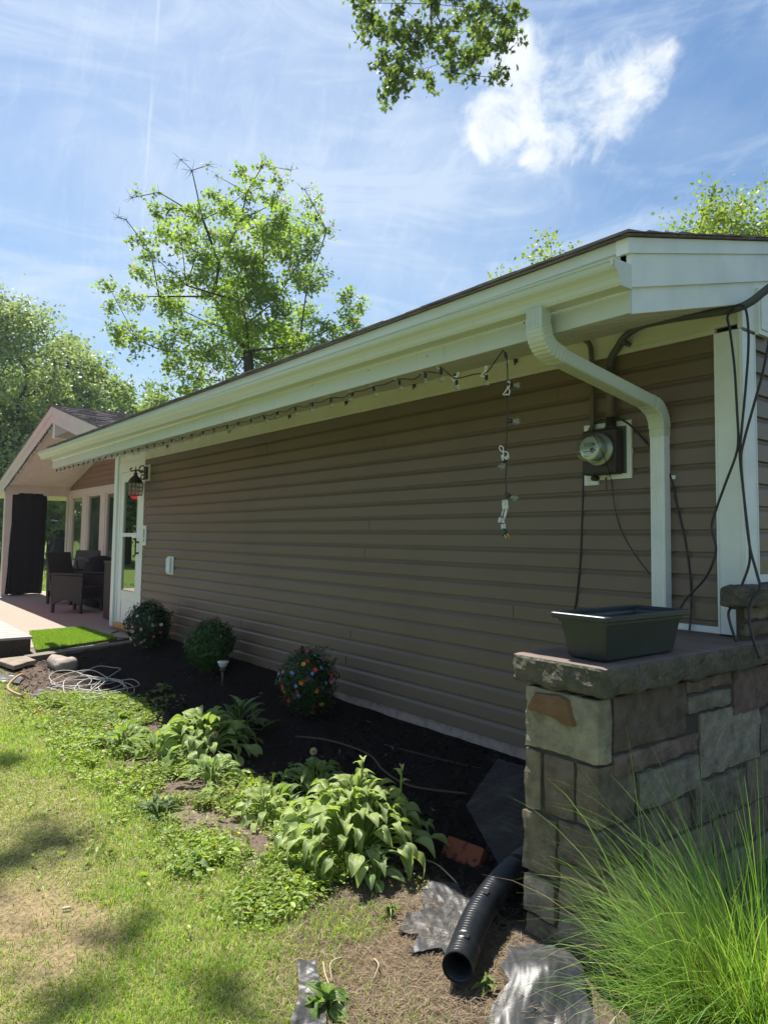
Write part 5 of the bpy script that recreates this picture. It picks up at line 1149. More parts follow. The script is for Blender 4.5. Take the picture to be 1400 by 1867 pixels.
bg_tree('sapling_tree', 'sparse leafy treetop poking above the roof edge left of the corner', 1005, 22, 424, 320, seed=33, leaves=26000, size=.12, cols=C2, r_dens=44, shape='full')
G2 = 'bushes along the far lawn edge'
for i, (px, D_, top, w) in enumerate(((20, 40, 930, 60), (60, 41, 915, 50), (92, 40, 925, 40))):
    bg_tree('garden_bush', ['dark bush left of the black porch curtain', 'leafy bush behind the black porch curtain', 'bush left of the dark shed, seen through the porch'][i], px, D_, top, w*1.3, seed=40+i, leaves=3000, size=.16, cols=C1, r_dens=12, group=G2, shape='full')
# trees mirrored in the door and the porch windows (they stand on the open side of the yard)
for i, (x, y, h) in enumerate(((-37, -9.5, 8), (-41, -14, 10), (-33, -16, 9), (-45, -7.5, 10))):
    b = Vector((x, y, -.2)); rng = np.random.default_rng(60+i); cl = []
    for k in range(30):
        v = rng.normal(size=3); v /= np.linalg.norm(v); v *= rng.uniform(.5, 1); cl.append((x+v[0]*3.4, y+v[1]*3.4, .4+(h-1)*(.5+.5*v[2]), 1.5))
    tree('yard_tree', ['leafy yard tree beyond the patio reflected in the door glass', 'tall yard tree mirrored faintly in the porch windows', 'bushy yard tree far left of the lawn', 'yard tree standing beyond the porch on the left'][i], b, [b, b+Vector((0, 0, 2)), b+Vector((.1, 0, 4))], cl, .03, .2, 14000, .3, C1, 'kite', 60+i, 4, lm='far_leaf')
def neighbour():
    c = along(112, 985, 46); T = empty('neighbour_shed', (c.x, c.y, -.2), label='dark shed with a reddish roof seen through the porch', cat='shed')
    d = (c-CAM); d.z = 0; d.normalize(); s = Vector((d.y, -d.x, 0)); Z = Vector((0, 0, 1)); o = Vector((c.x, c.y, -.2))
    m = MB(); m.obox(o+Z*1.1+s*1.0, s, d, Z, 1.75, 2, 1.3); m.obj('wall', mat('shed_dark', (.012, .013, .015), .8), T)
    m = MB(); m.obox(o+Z*2.75+s*.9, s, (d+Z*.35).normalized(), (Z-d*.35).normalized(), 2.3, 2.4, .08); m.obj('roof', mat('shed_roof', (.33, .20, .18), .8), T)
    m = MB(); m.obox(o+Z*2.18+s*.6-d*2.05, (s-Z*.12).normalized(), d, Z, 1.3, .05, .05); m.obj('gutter', M['trim'], T)
neighbour()
# ---- overhead maple: trunk behind the camera, one limb reaching over the frame; its crown dapples the lawn
def overhead():
    rng = np.random.default_rng(5); base = Vector((6.5, -9.5, -.3)); D0 = 8.0; cl = []
    S_ = [(672, 8, 18), (690, 30, 22), (700, 60, 22), (720, 110, 24), (735, 150, 20), (715, 178, 13), (760, 90, 22), (745, 60, 20), (700, -20, 26), (780, 130, 18), (800, 155, 12), (830, 70, 22), (800, 60, 20), (850, 110, 24), (840, 135, 16), (880, 100, 24), (900, 60, 26), (930, 80, 22), (940, 40, 18), (955, 15, 14), (920, 145, 12), (935, 140, 12), (900, 20, 24), (860, 20, 24), (800, 10, 20), (700, -60, 30), (780, -50, 30), (860, -50, 30), (940, -50, 28), (740, 20, 14), (870, 140, 12), (745, 130, 20)]
    for x, y, r_ in S_:
        p = along(x-14, y-4, D0+float(rng.uniform(-.7, .7))); cl.append((p.x, p.y, p.z, r_*D0/1298*1.1, 1.0))
    shade = [(-5.95, -2.3, 6.2, .36), (-6.3, -2.45, 6.4, .3), (-4.6, -2.25, 6.1, .16), (-4.05, -2.05, 6.1, .24), (-4.4, -2.5, 6.0, .26), (-3.75, -2.2, 6.0, .2), (-7.2, -2.3, 6.6, .3)]
    h = along(830, -330, D0-.2)
    rp = [base, Vector((6.3, -9.2, 3)), Vector((5.6, -8, 6.2)), Vector((3.5, -5.5, 9.0)), Vector((.5, -2.2, 10.2)), h]
    big = [(4+float(v[0]), -9+float(v[1]), 9+float(v[2])*.8, 1.1, .5) for v in rng.normal(0, 2.0, (22, 3))]; cl += [(*b_[:4], .01) for b_ in big]
    P_ = tree('overhanging_maple', 'leafy maple branch hanging into the sky at the top of the picture', base, rp, cl, .0026, None, 6000, .098, ((.045, .085, .028), (.13, .19, .05)), 'star', 9, 7, lm='maple_leaf', hang=.35, up=.2)
overhead()
b = Vector((-9.5, -9.0, -.3)); sh = []
for gx, gy, r_ in ((-2.45, -2.68, .24), (-2.15, -2.85, .16), (-1.25, -2.55, .12), (-.62, -2.42, .14), (-.98, -2.80, .15), (-.35, -2.35, .12), (-3.7, -2.62, .2), (-1.9, -3.1, .2)):
    z = 10.6+.5*math.sin(gx*9); sh.append((gx-.56*(z+.28), gy+.055*(z+.28), z, r_, 1.0))
sh += [(-8.8, -6.0, 9.4, 1.2, .3), (-10.2, -7.5, 9.5, 1.4, .3), (-8.0, -8.5, 9.2, 1.3, .3), (-10, -10, 8, 1.4, .3), (-7.4, -4.6, 9.2, .6, .3)]
tree('yard_tree', 'yard tree left of the camera whose branch ends dapple the lawn', b, [b, b+Vector((.1, .2, 2.5)), b+Vector((.3, 1.0, 5.4)), b+Vector((.6, 3.2, 10.2))], sh, .0035, .16, 11000, .09, ((.05, .10, .028), (.15, .22, .05)), 'star', 19, 7, lm='maple_leaf')
# ---- lawn, weeds, chips
def in_frame_bias(): pass
def blades(name, P, h, w, lean, col, label=None, cat=None, kind='stuff', segs=2, m=None, parent=None, rng=RNG):
    """curved tapering blades"""
    n = len(P); a = rng.uniform(0, 2*PI, n); d = np.stack([np.cos(a), np.sin(a), 0*a], 1); s = np.stack([-np.sin(a+rng.normal(0, .5, n)), np.cos(a), 0*a], 1); s = norm(s)
    lv = []
    for k in range(segs):
        t = k/segs; c = P+d*(lean*h*t**1.8)[:, None]+np.array([0, 0, 1])*(h*t*(1-.25*lean*t))[:, None]; ww = (w*(1-.55*t))[:, None]*.5; lv += [c-s*ww, c+s*ww]
    tip = P+d*(lean*h)[:, None]+np.array([0, 0, 1])*(h*(1-.3*lean))[:, None]; lv.append(tip)
    V = np.stack(lv, 1); k = V.shape[1]; F = []
    for i in range(segs-1): F.append((2*i, 2*i+1, 2*i+3, 2*i+2))
    F.append((2*segs-2, 2*segs-1, 2*segs)); fl = np.array([i for f in F for i in f]); fs = np.array([len(f) for f in F])
    lp = (fl[None]+(np.arange(n)*k)[:, None]).ravel(); C_ = np.repeat(col, k, 0)
    me = np_mesh(name, V.reshape(-1, 3), np.tile(fs, n), lp, C_)
    return link(name, me, m or leaf_mat('grass_blade', .35, .55), parent, label=label, cat=cat, kind=kind)
def bed_edge(x, y): return -1.25+.28*(fbm(x, y, 1.1)-.5)-.75*smst(-5.0, -6.0, x)
def view_points(n, rng, x0=-8.5, x1=1.2, y0=-4.2, y1=-.05, near=1.0):
    """random ground points, denser close to the viewer"""
    out = []
    while sum(len(o) for o in out) < n:
        x = rng.uniform(x0, x1, n*2); y = rng.uniform(y0, y1, n*2); d = np.hypot(x-CAM.x, y-CAM.y); keep = rng.random(n*2) < np.clip((2.2/d)**1.5, 0, 1)
        # keep to the wedge that can be seen, with a margin
        ang = np.arctan2(y-CAM.y, x-CAM.x); keep &= (y > -3.56-.06*(1.65-x)-.25) | (x > -1.2)
        out.append(np.stack([x[keep], y[keep]], 1))
    return np.concatenate(out)[:n]
def lawn():
    rng = np.random.default_rng(77); p = view_points(460000, rng); x, y = p[:, 0], p[:, 1]
    dens = smst(.12, -.12, y-(-1.93+.3*(fbm(x, y, 2)-.5)))*smst(-7.2, -6.4, x+.6*(y+2.2)); dens = np.where((x < -7.1) & (y < -1.45), 0, dens)
    e = np.sqrt(((x+1.62)/.44)**2+((y+2.78)/.26)**2)+1.5*(fbm(x, y, 3.5, 5)-.5); dens *= 1-.85*smst(1.2, .6, e)
    e2 = np.sqrt(((x+.35)/.5)**2+((y+1.75)/.42)**2)+1.0*(fbm(x, y, 5)-.5); dens *= 1-.72*smst(1.25, .7, e2)
    patch = fbm(x+5, y, 2.4, 5); dens *= .45+.55*smst(.30, .56, patch+.25*smst(-2.4, -4, x))
    dens = np.maximum(dens, .5*smst(.5, .2, np.hypot((x+.80), (y+1.80))/.45))   # tuft below the hosta
    k = rng.random(len(x)) < dens; x, y, patch = x[k], y[k], patch[k]; n = len(x)
    lush = smst(-2.0, -4.2, x)*.6+smst(.45, .62, fbm(x, y+9, 1.1))*.7+.9*smst(.5, .3, np.hypot((x+.80), (y+1.80))/.45); lush = np.clip(lush, 0, 1)
    h = rng.uniform(.014, .036, n)*(.75+.8*lush)*(.7+.6*patch); w = rng.uniform(.0016, .0032, n)*(1+.12*np.hypot(x-CAM.x, y-CAM.y))
    dry = rng.random(n) < (.42-.34*lush)
    g = np.array([.22, .32, .070])*(1-lush[:, None])+np.array([.22, .38, .055])*lush[:, None]; g = g*rng.uniform(.65, 1.35, (n, 1)); g[:, 0] *= rng.uniform(.8, 1.4, n)
    tan = np.array([.50, .43, .26])*rng.uniform(.6, 1.25, (n, 1)); col = np.where(dry[:, None], tan, g)
    P = np.stack([x, y, H(x, y)-.002], 1); blades('lawn_grass', P, h*np.where(dry, .8, 1), w, np.where(dry, rng.uniform(.6, 2.2, n), rng.uniform(.2, 1.1, n)), col, 'patchy sunlit lawn grass with dry tan areas', 'grass', rng=rng)
lawn()
def far_lawn():
    rng = np.random.default_rng(78); n = 26000; x = rng.uniform(-46, -17.8, n); y = rng.uniform(-4, 16, n); P = np.stack([x, y, H(x, y)], 1)
    col = np.array([.13, .20, .03])*rng.uniform(.6, 1.4, (n, 1)); blades('back_lawn_grass', P, rng.uniform(.05, .10, n), np.full(n, .05), rng.uniform(.3, 1, n), col, 'bright sunlit back lawn seen through the porch', 'grass', rng=rng, segs=1)
far_lawn()
def litter():
    """mulch chips and dry straw"""
    rng = np.random.default_rng(80); p = view_points(60000, rng, y1=-.02); x, y = p[:, 0], p[:, 1]
    inside = (y > bed_edge(x, y)-.1) & (x < 0) & (x > -7.9) & ((y > -1.25) | (x < -.33)) & ~((x > -.36) & (y > -1.3)); k = inside; x, y = x[k][:26000], y[k][:26000]; n = len(x)
    T = np.array([[-.5, -.12, 0], [.5, -.16, .02], [.55, .12, .06], [-.45, .16, .05]]); X, Y, Z = rand_frames(n, 1.3, rng=rng)
    P = np.stack([x, y, H(x, y)+.006], 1); V, fs, lp = scatter(T, [(0, 1, 2, 3)], P, X, Y, Z, rng.uniform(.010, .045, n))
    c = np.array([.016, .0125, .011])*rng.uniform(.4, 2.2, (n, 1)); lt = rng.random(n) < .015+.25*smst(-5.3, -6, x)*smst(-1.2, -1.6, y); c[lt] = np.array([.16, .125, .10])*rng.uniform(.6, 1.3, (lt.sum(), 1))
    link('mulch_chips', np_mesh('mulch_chips', V, fs, lp, np.repeat(c, 4, 0)), attr_mat('wood_chip', 'col', .85, .2), label='dark bark mulch chips covering the planting bed', cat='mulch', kind='stuff')
    q = view_points(120000, rng, -2.2, .5, -2.6, -.9); x, y = q[:, 0], q[:, 1]
    e = np.sqrt(((x+.42)/.62)**2+((y+1.75)/.50)**2)+.5*(fbm(x, y, 5)-.5); e1 = np.sqrt(((x+1.62)/.5)**2+((y+2.6)/.4)**2)
    k = (rng.random(len(x)) < np.maximum(smst(1.25, .6, e), .0)*.42) & ~((x > -.33) & (y > -1.32)); x, y = x[k], y[k]; n = len(x)
    onf = np.exp(-((x+.56)**2+(y+1.48)**2)/.02)+np.exp(-((x-.02)**2+(y+1.58)**2)/.03); keep = (onf < .35) | (rng.random(n) < .25); x, y, onf = x[keep], y[keep], onf[keep]; n = len(x)
    P = np.stack([x, y, H(x, y)+rng.uniform(.001, .012, n)+.05*np.clip(onf, 0, 1)], 1); a = rng.uniform(0, PI, n); X = np.stack([np.cos(a), np.sin(a), rng.normal(0, .12, n)], 1); Z = np.tile([[0, 0, 1.]], (n, 1)); Y = np.cross(Z, X)
    T = np.array([[-1, -.022, 0], [.0, -.03, .08], [1, -.01, 0], [.0, .03, .08]]); V, fs, lp = scatter(T, [(0, 1, 3), (1, 2, 3)], P, X, Y, Z, rng.uniform(.012, .04, n))
    c = np.array([.23, .18, .12])*rng.uniform(.25, 1.35, (n, 1)); link('dry_thatch', np_mesh('dry_thatch', V, fs, lp, np.repeat(c, 4, 0)), attr_mat('straw', 'col', .85, .2), label='dry straw coloured thatch around the open drain pipe', cat='thatch', kind='stuff')
    q = view_points(60000, rng, -7, .3, -3.6, -1.2); x, y = q[:, 0], q[:, 1]; k = rng.random(len(x)) < .24+.76*smst(1.4, .7, np.sqrt(((x+1.62)/.5)**2+((y+2.78)/.32)**2)); x, y = x[k], y[k]; n = len(x)
    P = np.stack([x, y, H(x, y)+.008], 1); a = rng.uniform(0, PI, n); X = np.stack([np.cos(a), np.sin(a), rng.normal(0, .1, n)], 1); Y = np.cross(np.tile([[0, 0, 1.]], (n, 1)), X)
    V, fs, lp = scatter(T, [(0, 1, 3), (1, 2, 3)], P, X, Y, np.tile([[0, 0, 1.]], (n, 1)), rng.uniform(.01, .03, n))
    c = np.array([.30, .24, .14])*rng.uniform(.4, 1.3, (n, 1)); link('dry_clippings', np_mesh('dry_clippings', V, fs, lp, np.repeat(c, 4, 0)), attr_mat('straw_light', 'col', .85, .2), label='scattered dry grass clippings over the lawn and soil', cat='clippings', kind='stuff')
litter()
def leaf_template(L_=6, W_=3, width=.30, curl=.5, fold=.12, wave=.0):
    """ovate leaf grid along +y from the origin, length 1; returns verts, faces, uv (across, along)"""
    V = []; UV = []; F = []
    for i in range(L_+1):
        t = i/L_; wd = width*math.sin(PI*min(1, t**.72*.97+.03))**.85 if t < 1 else 0.0
        y = t-.12*curl*t**3; z = .35*curl*math.sin(t*PI*.55)-.75*curl*t**2.6
        for j in range(2*W_+1):
            u = (j-W_)/W_; V.append((u*wd, y, z+abs(u)*fold*wd*2+wave*math.sin(9*t+4*u)*wd)); UV.append((u, t, 0))
    m = 2*W_+1
    for i in range(L_):
        for j in range(m-1): F.append((i*m+j, i*m+j+1, (i+1)*m+j+1, (i+1)*m+j))
    return np.array(V), F, np.array(UV)
def hosta_material():
    m, N, L, p = new_mat('hosta_leaf'); a = N.new('ShaderNodeAttribute'); a.attribute_name = 'uvw'; c = N.new('ShaderNodeAttribute'); c.attribute_name = 'col'
    sx = N.new('ShaderNodeSeparateXYZ'); L.new(a.outputs['Vector'], sx.inputs[0])
    def mth(op, x, y=None):
        n = N.new('ShaderNodeMath'); n.operation = op
        for i, v in enumerate((x, y)):
            if v is None: continue
            if isinstance(v, (int, float)): n.inputs[i].default_value = v
            else: L.new(v, n.inputs[i])
        return n.outputs[0]
    ab = mth('ABSOLUTE', sx.outputs[0]); rib = mth('SINE', mth('MULTIPLY', sx.outputs[0], 30.0)); rib01 = mth('MULTIPLY', mth('ADD', rib, 1), .5)
    tc = N.new('ShaderNodeTexCoord'); mp = N.new('ShaderNodeCombineXYZ'); L.new(mth('MULTIPLY', sx.outputs[0], 3.2), mp.inputs[0]); L.new(mth('MULTIPLY', sx.outputs[1], .9), mp.inputs[1]); L.new(sx.outputs[2], mp.inputs[2])
    n = N.new('ShaderNodeTexNoise'); n.inputs['Scale'].default_value = 1.6; n.inputs['Detail'].default_value = 3; L.new(mp.outputs[0], n.inputs['Vector'])
    mr = N.new('ShaderNodeMapRange'); mr.inputs['From Min'].default_value = .48; mr.inputs['From Max'].default_value = .62; L.new(n.outputs['Fac'], mr.inputs['Value'])
    pale = N.new('ShaderNodeMix'); pale.data_type = 'RGBA'; L.new(mth('MULTIPLY', mr.outputs[0], .75), pale.inputs['Factor']); L.new(c.outputs['Color'], pale.inputs[6]); pale.inputs[7].default_value = (.46, .52, .26, 1)
    rb = N.new('ShaderNodeMix'); rb.data_type = 'RGBA'; rb.blend_type = 'MULTIPLY'; L.new(mth('MULTIPLY', rib01, .35), rb.inputs['Factor']); L.new(pale.outputs[2], rb.inputs[6]); rb.inputs[7].default_value = (.55, .62, .5, 1)
    L.new(rb.outputs[2], p.inputs['Base Color']); p.inputs['Roughness'].default_value = .38; p.inputs['Specular IOR Level'].default_value = .45
    b = N.new('ShaderNodeBump'); b.inputs['Strength'].default_value = .55; b.inputs['Distance'].default_value = .004; L.new(rib01, b.inputs['Height']); L.new(b.outputs[0], p.inputs['Normal'])
    t = N.new('ShaderNodeBsdfTranslucent'); mx = N.new('ShaderNodeMixShader'); mx.inputs[0].default_value = .35
    h = N.new('ShaderNodeMix'); h.data_type = 'RGBA'; h.blend_type = 'MULTIPLY'; h.inputs['Factor'].default_value = 1; L.new(rb.outputs[2], h.inputs[6]); h.inputs[7].default_value = (1.4, 1.5, .7, 1); L.new(h.outputs[2], t.inputs['Color'])
    L.new(p.outputs[0], mx.inputs[1]); L.new(t.outputs[0], mx.inputs[2]); L.new(mx.outputs[0], N['Material Output'].inputs[0]); return m
HM = hosta_material(); STEM = mat('hosta_stem', (.16, .24, .05), .5)
def hosta(name, label, cx_, cy_, R, Ht, n, size, cols, seed, cat='hosta', group='hostas and broad leaved plants in the bed', width=.27, upright=.0, stalks=(), spread=(1, 1)):
    rng = np.random.default_rng(seed); z0 = float(H(cx_, cy_)); T = empty(name, (cx_, cy_, z0), label=label, cat=cat, group=group)
    VV = []; UV = []; CC = []; FS = []; LP = []; off = 0; st = MB()
    for i in range(n):
        q = (i+.5)/n; el = q**.6; a = i*2.39996+rng.normal(0, .25); rad = R*(.12+.80*el)*rng.uniform(.85, 1.12); zz = Ht*(1-.62*el**1.7)*rng.uniform(.85, 1.1)
        tv, tf, uv = leaf_template(7, 3, width*rng.uniform(.85, 1.15), rng.uniform(.35, 1.0)*(1-.5*upright), rng.uniform(.05, .35), rng.uniform(.02, .12))
        tv = tv.copy(); tv[:, 0] += rng.uniform(-.12, .12)*tv[:, 1]**2       # sideways sweep
        s = size*rng.uniform(.7, 1.15)*(1-.25*(1-el)); d = np.array([math.cos(a)*spread[0], math.sin(a)*spread[1], 0]); sd = np.array([-math.sin(a), math.cos(a), 0])
        tilt = (.9-1.5*el)*(1-upright)+1.15*upright+rng.normal(0, .16); yv = norm(d*math.cos(tilt)+np.array([0, 0, 1])*math.sin(tilt)+sd*rng.normal(0, .25)); roll = rng.normal(0, .35)
        zv = norm(np.cross(sd, yv)*-1); zv = zv if zv[2] > 0 else -zv; xv = np.cross(yv, zv); xv, zv = xv*math.cos(roll)+zv*math.sin(roll), zv*math.cos(roll)-xv*math.sin(roll)
        o = np.array([cx_, cy_, z0])+d*max(0, rad-s*.55)+np.array([0, 0, max(.02, zz-.15*s)])
        P_ = o+s*(tv[:, 0:1]*xv+tv[:, 1:2]*yv+tv[:, 2:3]*zv); gz = z0+.01; P_[:, 2] = np.maximum(P_[:, 2], gz+.006*rng.random())
        VV.append(P_); u2 = uv.copy(); u2[:, 2] = rng.random()*40; UV.append(u2); t = rng.random(); c = np.array(cols[0])*(1-t)+np.array(cols[1])*t; CC.append(np.tile(c, (len(tv), 1)))
        FS += [len(f) for f in tf]; LP += [j+off for f in tf for j in f]; off += len(tv)
        base = Vector((cx_+d[0]*R*.08, cy_+d[1]*R*.08, z0)); e_ = Vector(o.tolist()); st.tube([base, base.lerp(e_, .55)+Vector((0, 0, .03)), e_], [.0045, .0036, .0028], 5, caps=False)
    link('foliage', np_mesh('foliage', np.concatenate(VV), np.array(FS), np.array(LP), np.concatenate(CC), True, np.concatenate(UV)), HM, T); st.obj('stems', STEM, T)
    for (sx_, sy_, hh, lean) in stalks:
        s = MB(); b = Vector((sx_, sy_, z0+.1)); tip = b+Vector((lean, lean*.4, hh)); s.tube(smooth_path([b, b.lerp(tip, .5)+Vector((.01, 0, 0)), tip], 4), [.0055]*8+[.004], 6)
        so = s.obj('flower_stalk', STEM, T); V2 = []; U2 = []; F2 = []; L2 = []; C2_ = []; o2 = 0
        for k in range(6):
            tv, tf, uv = leaf_template(6, 3, .24, rng.uniform(.5, 1.1), .3, .08); t = .35+.65*k/5; p0 = np.array(b.lerp(tip, t)); a = k*2.4; d = np.array([math.cos(a), math.sin(a), .7-.25*(k == 5)]); yv = norm(d); zv = norm(np.array([-d[0]*.5, -d[1]*.5, 1.])); xv = norm(np.cross(yv, zv)); zv = np.cross(xv, yv)
            s_ = .075*rng.uniform(.7, 1.1); V2.append(p0+s_*(tv[:, 0:1]*xv+tv[:, 1:2]*yv+tv[:, 2:3]*zv)); u2 = uv.copy(); u2[:, 2] = k*3.3; U2.append(u2); C2_.append(np.tile(np.array(cols[1]), (len(tv), 1))); F2 += [len(f) for f in tf]; L2 += [j+o2 for f in tf for j in f]; o2 += len(tv)
        link('stalk_leaves', np_mesh('stalk_leaves', np.concatenate(V2), np.array(F2), np.array(L2), np.concatenate(C2_), True, np.concatenate(U2)), HM, so)
    return T
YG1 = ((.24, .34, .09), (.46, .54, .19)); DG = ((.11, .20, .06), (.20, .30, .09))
hosta('hosta', 'largest bright variegated hosta with two tall leafy stalks near the brick', -1.27, -1.40, .44, .33, 190, .125, YG1, 3, stalks=((-1.32, -1.36, .34, .03), (-1.13, -1.25, .33, .02)), spread=(1.05, .9))
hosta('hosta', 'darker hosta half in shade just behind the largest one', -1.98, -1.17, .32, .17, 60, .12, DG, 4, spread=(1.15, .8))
hosta('hosta', 'sunlit broad leaved hosta in the middle of the bed', -3.25, -1.30, .50, .25, 115, .155, ((.20, .30, .065), (.38, .48, .15)), 5, width=.25, spread=(1.1, .8))
hosta('broadleaf_plant', 'dark upright broad leaved plant behind the middle hosta', -3.30, -1.0, .28, .20, 26, .24, ((.03, .075, .018), (.06, .11, .025)), 6, cat='plant', width=.15, upright=.55)
hosta('broadleaf_plant', 'low plant with long pale leaves left of the middle hosta', -3.35, -1.62, .34, .12, 26, .19, ((.12, .22, .035), (.22, .32, .08)), 7, cat='plant', width=.13, upright=.25)
hosta('broadleaf_plant', 'small leafy plant drooping at the foot of the largest hosta', -.98, -1.50, .16, .14, 16, .12, DG, 8, cat='plant')
# ---- ground-cover weeds between hostas and lawn
def weeds():
    rng = np.random.default_rng(90); q = view_points(150000, rng, -7.2, -.3, -2.9, -.9); x, y = q[:, 0], q[:, 1]
    band = smst(-2.22, -1.92, y+.3*(fbm(x, y, 2)-.5))*smst(.06, -.10, y-bed_edge(x, y)+.05)*smst(-6.4, -5.4, x)*smst(-1.0, -1.35, x+.5*(y+1.6))
    cl = fbm(x+3, y+1, 3.2, 4); dens = band*smst(.33, .58, cl)*1.0+.07*smst(-2.9, -2.0, y)*smst(.52, .62, fbm(x, y, 5))*(x > -5)*(x < -.75)
    e = np.sqrt(((x+2.12)/.28)**2+((y+1.84)/.12)**2)+1.2*(fbm(x, y, 4)-.5); dens *= .15+.85*smst(.7, 1.2, e)
    dens *= 1-((x > -1.12) & (y > -1.36)); k = rng.random(len(x)) < dens; x, y = x[k], y[k]; n = len(x); m_ = 3
    x = np.repeat(x, m_)+rng.normal(0, .012, n*m_); y = np.repeat(y, m_)+rng.normal(0, .012, n*m_); n = len(x)
    P = np.stack([x, y, H(x, y)+rng.uniform(.005, .055, n)*(.6+.8*fbm(x, y, 4))], 1); X, Y, Z = rand_frames(n, 1.1, rng=rng)
    V, fs, lp = scatter(LEAFT, LEAFF, P, X, Y, Z, rng.choice([.008, .011, .015, .024], n, p=[.4, .3, .2, .1])*rng.uniform(.7, 1.3, n)*(1+.10*np.hypot(x-CAM.x, y-CAM.y)))
    t = rng.random((n, 1)); c = np.array([.13, .23, .035])*(1-t)+np.array([.34, .43, .08])*t; c *= rng.uniform(.6, 1.2, (n, 1))*(.65+.7*fbm(x, y, 3)[:, None]); br = rng.random(n) < .06; c[br] = (.22, .17, .09)
    link('ground_weeds', np_mesh('ground_weeds', V, fs, lp, np.repeat(c, len(LEAFT), 0)), leaf_mat('weed_leaf', .35, .5), label='low bright green weeds covering the soil along the bed', cat='weeds', kind='stuff')
weeds()
def rosette(label, x, y, r_, n, seed, cols=((.10, .20, .03), (.18, .30, .05)), width=.16, h=.05, cat='weed', group='larger weeds in the lawn', name='dandelion_weed'):
    return hosta(name, label, x, y, r_, h, n, r_*1.0, cols, seed, cat=cat, group=group, width=width, upright=.12)
hosta('broadleaf_plant', 'broad leaved plant filling the gap left of the largest hosta', -1.95, -1.52, .26, .13, 34, .12, YG1, 9, cat='plant', width=.22, spread=(1.2, .8))
hosta('broadleaf_plant', 'sunlit leafy clump between the bare soil patch and the darker hosta', -2.65, -1.52, .26, .13, 34, .13, ((.16, .28, .05), (.30, .42, .10)), 10, cat='plant', width=.2, upright=.15)
hosta('broadleaf_plant', 'long leaved clump at the lawn edge left of the bare soil', -3.75, -1.72, .28, .12, 30, .15, ((.15, .27, .04), (.28, .40, .09)), 12, cat='plant', width=.15, upright=.2)
rosette('jagged leafy weed at the bottom edge beside the fabric strip', -.42, -2.14, .10, 14, 101, width=.24)
rosette('flat weed rosette in thin grass below the bare soil patch', -1.62, -2.08, .12, 16, 102)
rosette('dark flat weed left of the bare soil patch', -2.38, -1.98, .15, 20, 103, ((.035, .10, .02), (.08, .16, .03)))
rosette('leafy weed clump in the mulch near the solar light', -5.0, -.95, .12, 12, 104, ((.05, .10, .02), (.10, .16, .03)), name='mulch_weed')
rosette('weed with upright leaves at the far bed edge', -4.35, -1.55, .16, 18, 105, name='mulch_weed')
rosette('yellowish weed tuft beside the crumpled fabric', -.72, -1.62, .07, 16, 106, ((.16, .20, .02), (.26, .30, .04)), width=.08, name='mulch_weed')
rosette('small green weed between the pipe and the stone wall', -.14, -1.66, .05, 12, 107, ((.12, .19, .02), (.2, .27, .04)), name='mulch_weed')
# ---- seed heads on stalks
def seed_head(x, y, h, lean, label):
    z = hz(x, y); T = empty('dandelion_clock', (x, y, z), label=label, cat='dandelion', group='dandelion seed heads'); m = MB(); m.tube(smooth_path([(x, y, z), (x+lean*.4, y, z+h*.6), (x+lean, y, z+h)], 4), .0022, 5); m.obj('stalk', mat('pale_stalk', (.30, .28, .2), .7) if 'ps' not in M else M['ps'], T)
    rng = np.random.default_rng(int(abs(x*100))); n = 260; d = norm(rng.normal(size=(n, 3))); P = np.array([x+lean, y, z+h])+d*.012; X = norm(np.cross(d, rng.normal(size=(n, 3)))); V, fs, lp = scatter(np.array([[-.03, 0, 0], [.03, 0, 0], [.25, 0, 1], [-.25, 0, 1]]), [(0, 1, 2, 3)], P, X, np.cross(d, X), d, np.full(n, .012))
    link('seed_ball', np_mesh('seed_ball', V, fs, lp, np.tile([[.5, .48, .43]], (n*4, 1))), leaf_mat('fluff', .5, .9), T)
seed_head(-2.35, -.98, .13, .04, 'grey seed head on a thin stalk against the dark mulch')
seed_head(-3.05, -1.32, .17, .0, 'pale seed head standing in the middle hosta')
seed_head(-3.85, -1.68, .12, .0, 'pale seed head at the left of the low plants')
